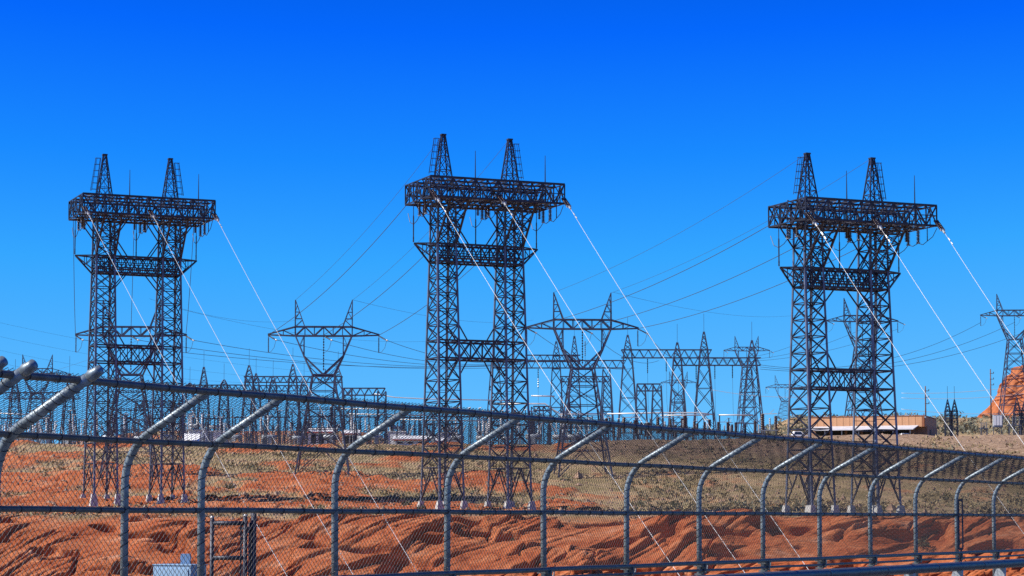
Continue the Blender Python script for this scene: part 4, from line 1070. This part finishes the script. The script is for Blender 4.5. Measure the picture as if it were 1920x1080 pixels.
# ------------------------------------------------------------------ gate, cabinet and slim frame beyond the fence
def gate():
    Y = 25.9; k = Y / F
    o = at(430, 1080, Y); t = thing('service_gate', 'small grey pipe gate behind the fence by the third post', 'gate', (o.x, Y, DECK))
    def X(px): return (px - 430) * k
    def Z(py): return at(430, py, Y).z - DECK
    for px, pt, r, nm in ((397, 972, 0.024, 'hinge_post'), (459, 969, 0.026, 'latch_stile'), (467, 980, 0.018, 'inner_post'), (474, 962, 0.032, 'gate_post')):
        obj(nm, MB().tube([(X(px), 0.05 if px > 465 else 0, 0), (X(px), 0.05 if px > 465 else 0, Z(pt))], r, 10), 'steel', t, True)
    for px, pt, nm in ((397, 972, 'cap'), (459, 969, 'cap')):
        obj(nm, MB().discs((X(px), 0, Z(pt)), (X(px), 0, Z(pt) + 0.03), 0.027, 1, .6, 10), 'hardware', t, True)
    for py, nm in ((981, 'top_bar'), (1046, 'middle_bar')):
        obj(nm, MB().tube([(X(397), 0, Z(py)), (X(459), 0, Z(py))], 0.026, 8), 'steel', t, True)
    m = MB(); m.bar((X(451), 0.01, Z(983)), (X(451), 0.01, 0.3), 0.018); m.box((X(449), -0.02, Z(1012)), (X(463), 0.02, Z(1008))); m.box((X(449), -0.02, Z(993)), (X(470), 0.03, Z(988))); obj('latch', m, 'steel', t)
    m = MB()
    n = 9
    for i in range(-22, 12):
        for sg in (-1, 1):
            pts = []
            for j in range(0, 40):
                zz = 0.35 + j * 0.03; xx = X(399) + (i * 0.055) + sg * (zz) * 0.62 + (0.9 if sg < 0 else 0)
                if X(399) < xx < X(450) and zz < Z(983): pts.append((xx, 0.0, zz))
            if len(pts) > 1: m.bar(pts[0], pts[-1], 0.0045)
    obj('wire_infill', m, 'wire_mesh', t, kind='stuff')
    b = thing('equipment_cabinet', 'pale blue grey metal cabinet at the bottom left behind the fence', 'cabinet', (at(322, 1080, 26.0).x, 26.0, DECK), FRZ)
    # faces along the fence frame: the end towards the camera is lit
    zt = at(322, 1060, 26.0).z - DECK
    m = MB(); m.box((0, -0.27, 0), (0.30, 0.27, zt)); obj('body', m, 'cabinet', b)
    m = MB(); m.box((-0.01, -0.28, zt + 0.001), (0.31, 0.28, zt + 0.012)); obj('lid', m, 'cabinet', b)
    m = MB(); m.box((-0.012, -0.24, 0.1), (-0.002, 0.24, zt - 0.04)); obj('door', m, 'cabinet', b)
    m = MB(); m.box((-0.03, -0.2, zt - 0.3), (-0.013, -0.17, zt - 0.2)); obj('handle', m, 'hardware', b)
    p = at(347, 1057, 26.2); b2 = thing('junction_box', 'small pale box on a stem above the metal cabinet', 'box', (p.x, 26.25, DECK), 0)
    m = MB(); m.box((-0.055, -0.05, p.z - DECK - 0.15), (0.055, 0.05, p.z - DECK + 0.115)); obj('body', m, 'cabinet', b2)
    m = MB().tube([(0, 0, 0), (0, 0, p.z - DECK - 0.15)], 0.02, 8); obj('stem', m, 'pipe', b2)
    m = MB().tube([(0, -0.03, p.z - DECK + 0.05), (0, 0.03, p.z - DECK + 0.05)], 0.04, 12); obj('dial', m, 'equip_dark', b2)
gate()
def slim():
    Y = 47.2; o = at(1802, 1030, Y); t = thing('metal_hoop', 'narrow upright dark metal frame between the fence posts at the far right', 'frame', (o.x, Y, DECK))
    k = Y / F; zt = at(1802, 938, Y).z - DECK; zb = at(1802, 1029, Y).z - DECK
    for x in (-3.4, 3.4):
        m = MB(); m.bar((x * k, 0, zb), (x * k, 0, zt), 0.026); obj('upright', m, 'steel', t)
    for z in (zb, zt):
        m = MB(); m.bar((-3.4 * k, 0.002, z), (3.4 * k, 0.002, z), 0.04, 0.05); obj('end_bar', m, 'steel', t)
    m = MB(); m.bar((-3.4 * k, 0.003, zb * .45 + zt * .55), (3.4 * k, 0.003, zb * .45 + zt * .55), 0.015); obj('rung', m, 'steel', t)
    m = MB(); m.bar((0, 0, 0), (0, 0, zb), 0.03); obj('foot', m, 'steel', t)
slim()

# ------------------------------------------------------------------ desert plants
def leaf_clump(mb, c, rx, rz, n, size, rg):
    for _ in range(n):
        th = rg.uniform(0, 2 * math.pi); u = rg.uniform(0, 1); rr = math.sqrt(rg.uniform(0.15, 1.0))
        x = c[0] + rx * rr * math.cos(th); y = c[1] + rx * rr * math.sin(th)
        z = c[2] + rz * u * math.sqrt(max(0.0, 1.05 - rr * rr * 0.9))
        d = Vector((rg.uniform(-1, 1), rg.uniform(-1, 1), rg.uniform(0.1, 1.2))).normalized() * size * rg.uniform(0.7, 1.5)
        e = Vector((rg.uniform(-1, 1), rg.uniform(-1, 1), rg.uniform(-0.5, 0.5))).normalized() * size * 0.45
        p = Vector((x, y, z)); mb.add([p - e, p + e, p + d], [(0, 1, 2)])
rg = random.Random(3)
def tri_mesh(name, V):
    me = bpy.data.meshes.new(name); n = len(V)
    me.vertices.add(n); me.vertices.foreach_set('co', V.astype(np.float32).ravel())
    me.loops.add(n); me.loops.foreach_set('vertex_index', np.arange(n, dtype=np.int32))
    me.polygons.add(n // 3); me.polygons.foreach_set('loop_start', np.arange(0, n, 3, dtype=np.int32))
    me.update(calc_edges=True); return me
def unit(a): return a / np.linalg.norm(a, axis=-1, keepdims=True)
def scrub(name, label, m, n, area, rx, rz, leaves, size, dens=0.02, rockmax=0.5):
    t_ = RNG.uniform(*area[0], n); Y = area[1][0] * (area[1][1] / area[1][0]) ** RNG.random(n); X = t_ * Y
    gd = ground_detail(X, Y); keep = (fbm(X * 0.045 + 3, Y * 0.03, 4) + dens + RNG.normal(0, 0.10, n) > 0) & (gd[2] < rockmax)
    Z = ground_base(X, Y) + gd[1] - 0.05; X, Y, Z = X[keep], Y[keep], Z[keep]; k = len(X)
    s_ = np.clip(np.exp(RNG.normal(-0.1, 0.45, k)), 0.35, 1.9)[:, None]
    th = RNG.uniform(0, 2 * np.pi, (k, leaves)); rr = np.sqrt(RNG.uniform(0.1, 1, (k, leaves))); u = RNG.random((k, leaves))
    P = np.stack([X[:, None] + rx * s_ * rr * np.cos(th), Y[:, None] + rx * s_ * rr * np.sin(th), Z[:, None] + rz * s_ * u * np.sqrt(1.05 - 0.9 * rr * rr)], -1)
    d = unit(np.stack([RNG.uniform(-1, 1, th.shape), RNG.uniform(-1, 1, th.shape), RNG.uniform(0.1, 1.2, th.shape)], -1)) * (size * s_ * RNG.uniform(0.7, 1.5, th.shape))[..., None]
    e_ = unit(RNG.uniform(-1, 1, th.shape + (3,))) * (size * s_ * 0.45 * np.ones(th.shape))[..., None]
    V = np.stack([P - e_, P + e_, P + d], -2).reshape(-1, 3)
    o = obj(name, tri_mesh(name, V), m, kind='stuff'); o['label'] = label; o['category'] = 'scrub'
scrub('desert_scrub', 'dry yellowish scrub and grass tufts over the slope below the switchyard', 'scrub', 13000, ((-0.24, 0.25), (280.5, 415)), 0.42, 0.40, 9, 0.25, 0.05, 0.85)
scrub('sage_scrub', 'grey green sage scrub dotting the slope below the orange building', 'greyscrub', 900, ((-0.10, 0.25), (292, 420)), 0.55, 0.6, 16, 0.24)
scrub('dark_scrub', 'dark low shrubs scattered over the red and tan slope', 'bush', 600, ((-0.24, 0.25), (284, 412)), 0.6, 0.55, 22, 0.22, 0.05, 0.9)
scrub('rise_scrub', 'grey green shrubs covering the rise behind the orange building', 'greyscrub', 900, ((0.10, 0.26), (500, 740)), 1.0, 0.9, 14, 0.5, 9)
def stones(n):
    t_ = RNG.uniform(-0.24, 0.25, n); Y = 279 * (420 / 279) ** RNG.random(n); X = t_ * Y
    gd = ground_detail(X, Y); Z = ground_base(X, Y) + gd[1]; Y = Y + gd[0]
    s_ = np.exp(RNG.normal(-1.75, 0.5, n))
    oct_ = np.array([(1, 0, 0), (0, 1, 0), (-1, 0, 0), (0, -1, 0), (0, 0, 0.8), (0, 0, -0.6)], float)
    V = oct_[None] * (RNG.uniform(0.6, 1.3, (n, 6, 1)) * s_[:, None, None]) + np.stack([X, Y, Z], -1)[:, None]
    f = [(0, 1, 4), (1, 2, 4), (2, 3, 4), (3, 0, 4), (1, 0, 5), (2, 1, 5), (3, 2, 5), (0, 3, 5)]
    o = obj('loose_stones', tri_mesh('loose_stones', V[:, np.array(f)].reshape(-1, 3)), 'stone', kind='stuff'); o['label'] = 'loose red brown stones strewn over the slope'; o['category'] = 'stones'
stones(9000)
def bush(px, py, Y, w, h, label):
    p = at(px, py, Y); z = gz(p.x, Y)
    t = thing('desert_bush', label, 'bush', (p.x, Y, z), 0, 'single dark green bushes')
    mb = MB(); leaf_clump(mb, (0, 0, 0.05), w / 2, h, 260, 0.17, rg); leaf_clump(mb, (w * 0.15, 0, 0.05), w / 3, h * 1.1, 120, 0.16, rg); obj('foliage', mb, 'bush', t)
    s = MB()
    for k in range(6):
        a = k * 1.05; s.bar((0, 0, -0.15), (w * 0.3 * math.cos(a), w * 0.3 * math.sin(a), h * 0.6), 0.04)
    obj('stem', s, 'wood', t)
for a in [(1730, 1018, 274.0, 1.7, 1.2, 'round green bush on the red rock near the slim dark frame'),
          (1440, 952, 285, 1.4, 1.0, 'dark bush at the top of the rock left of the right great tower'),
          (1470, 945, 296, 2.2, 1.1, 'wide bush at the left foot of the right great tower'),
          (962, 912, 318, 1.6, 1.0, 'dark bush right of the middle great tower\'s right column'),
          (1190, 900, 322, 2.6, 1.1, 'widest dark bush in the middle of the open slope'),
          (1265, 905, 320, 1.5, 0.9, 'dark bush right of the widest bush on the open slope'),
          (762, 905, 318, 1.8, 0.9, 'dark bush left of the middle great tower\'s foot'),
          (560, 895, 322, 2.0, 1.0, 'dark bush on the red slope below the left delta pylon'),
          (430, 862, 345, 1.8, 0.9, 'dark bush on red sand right of the left great tower'),
          (1645, 935, 296, 2.4, 1.2, 'dark bush beside the right foot of the right great tower'),
          (960, 1000, 275.0, 0.9, 1.0, 'small bush growing on the red rock face in the middle'),
          (790, 940, 292, 1.4, 0.8, 'bush by the concrete footing of the middle great tower')]:
    bush(*a)
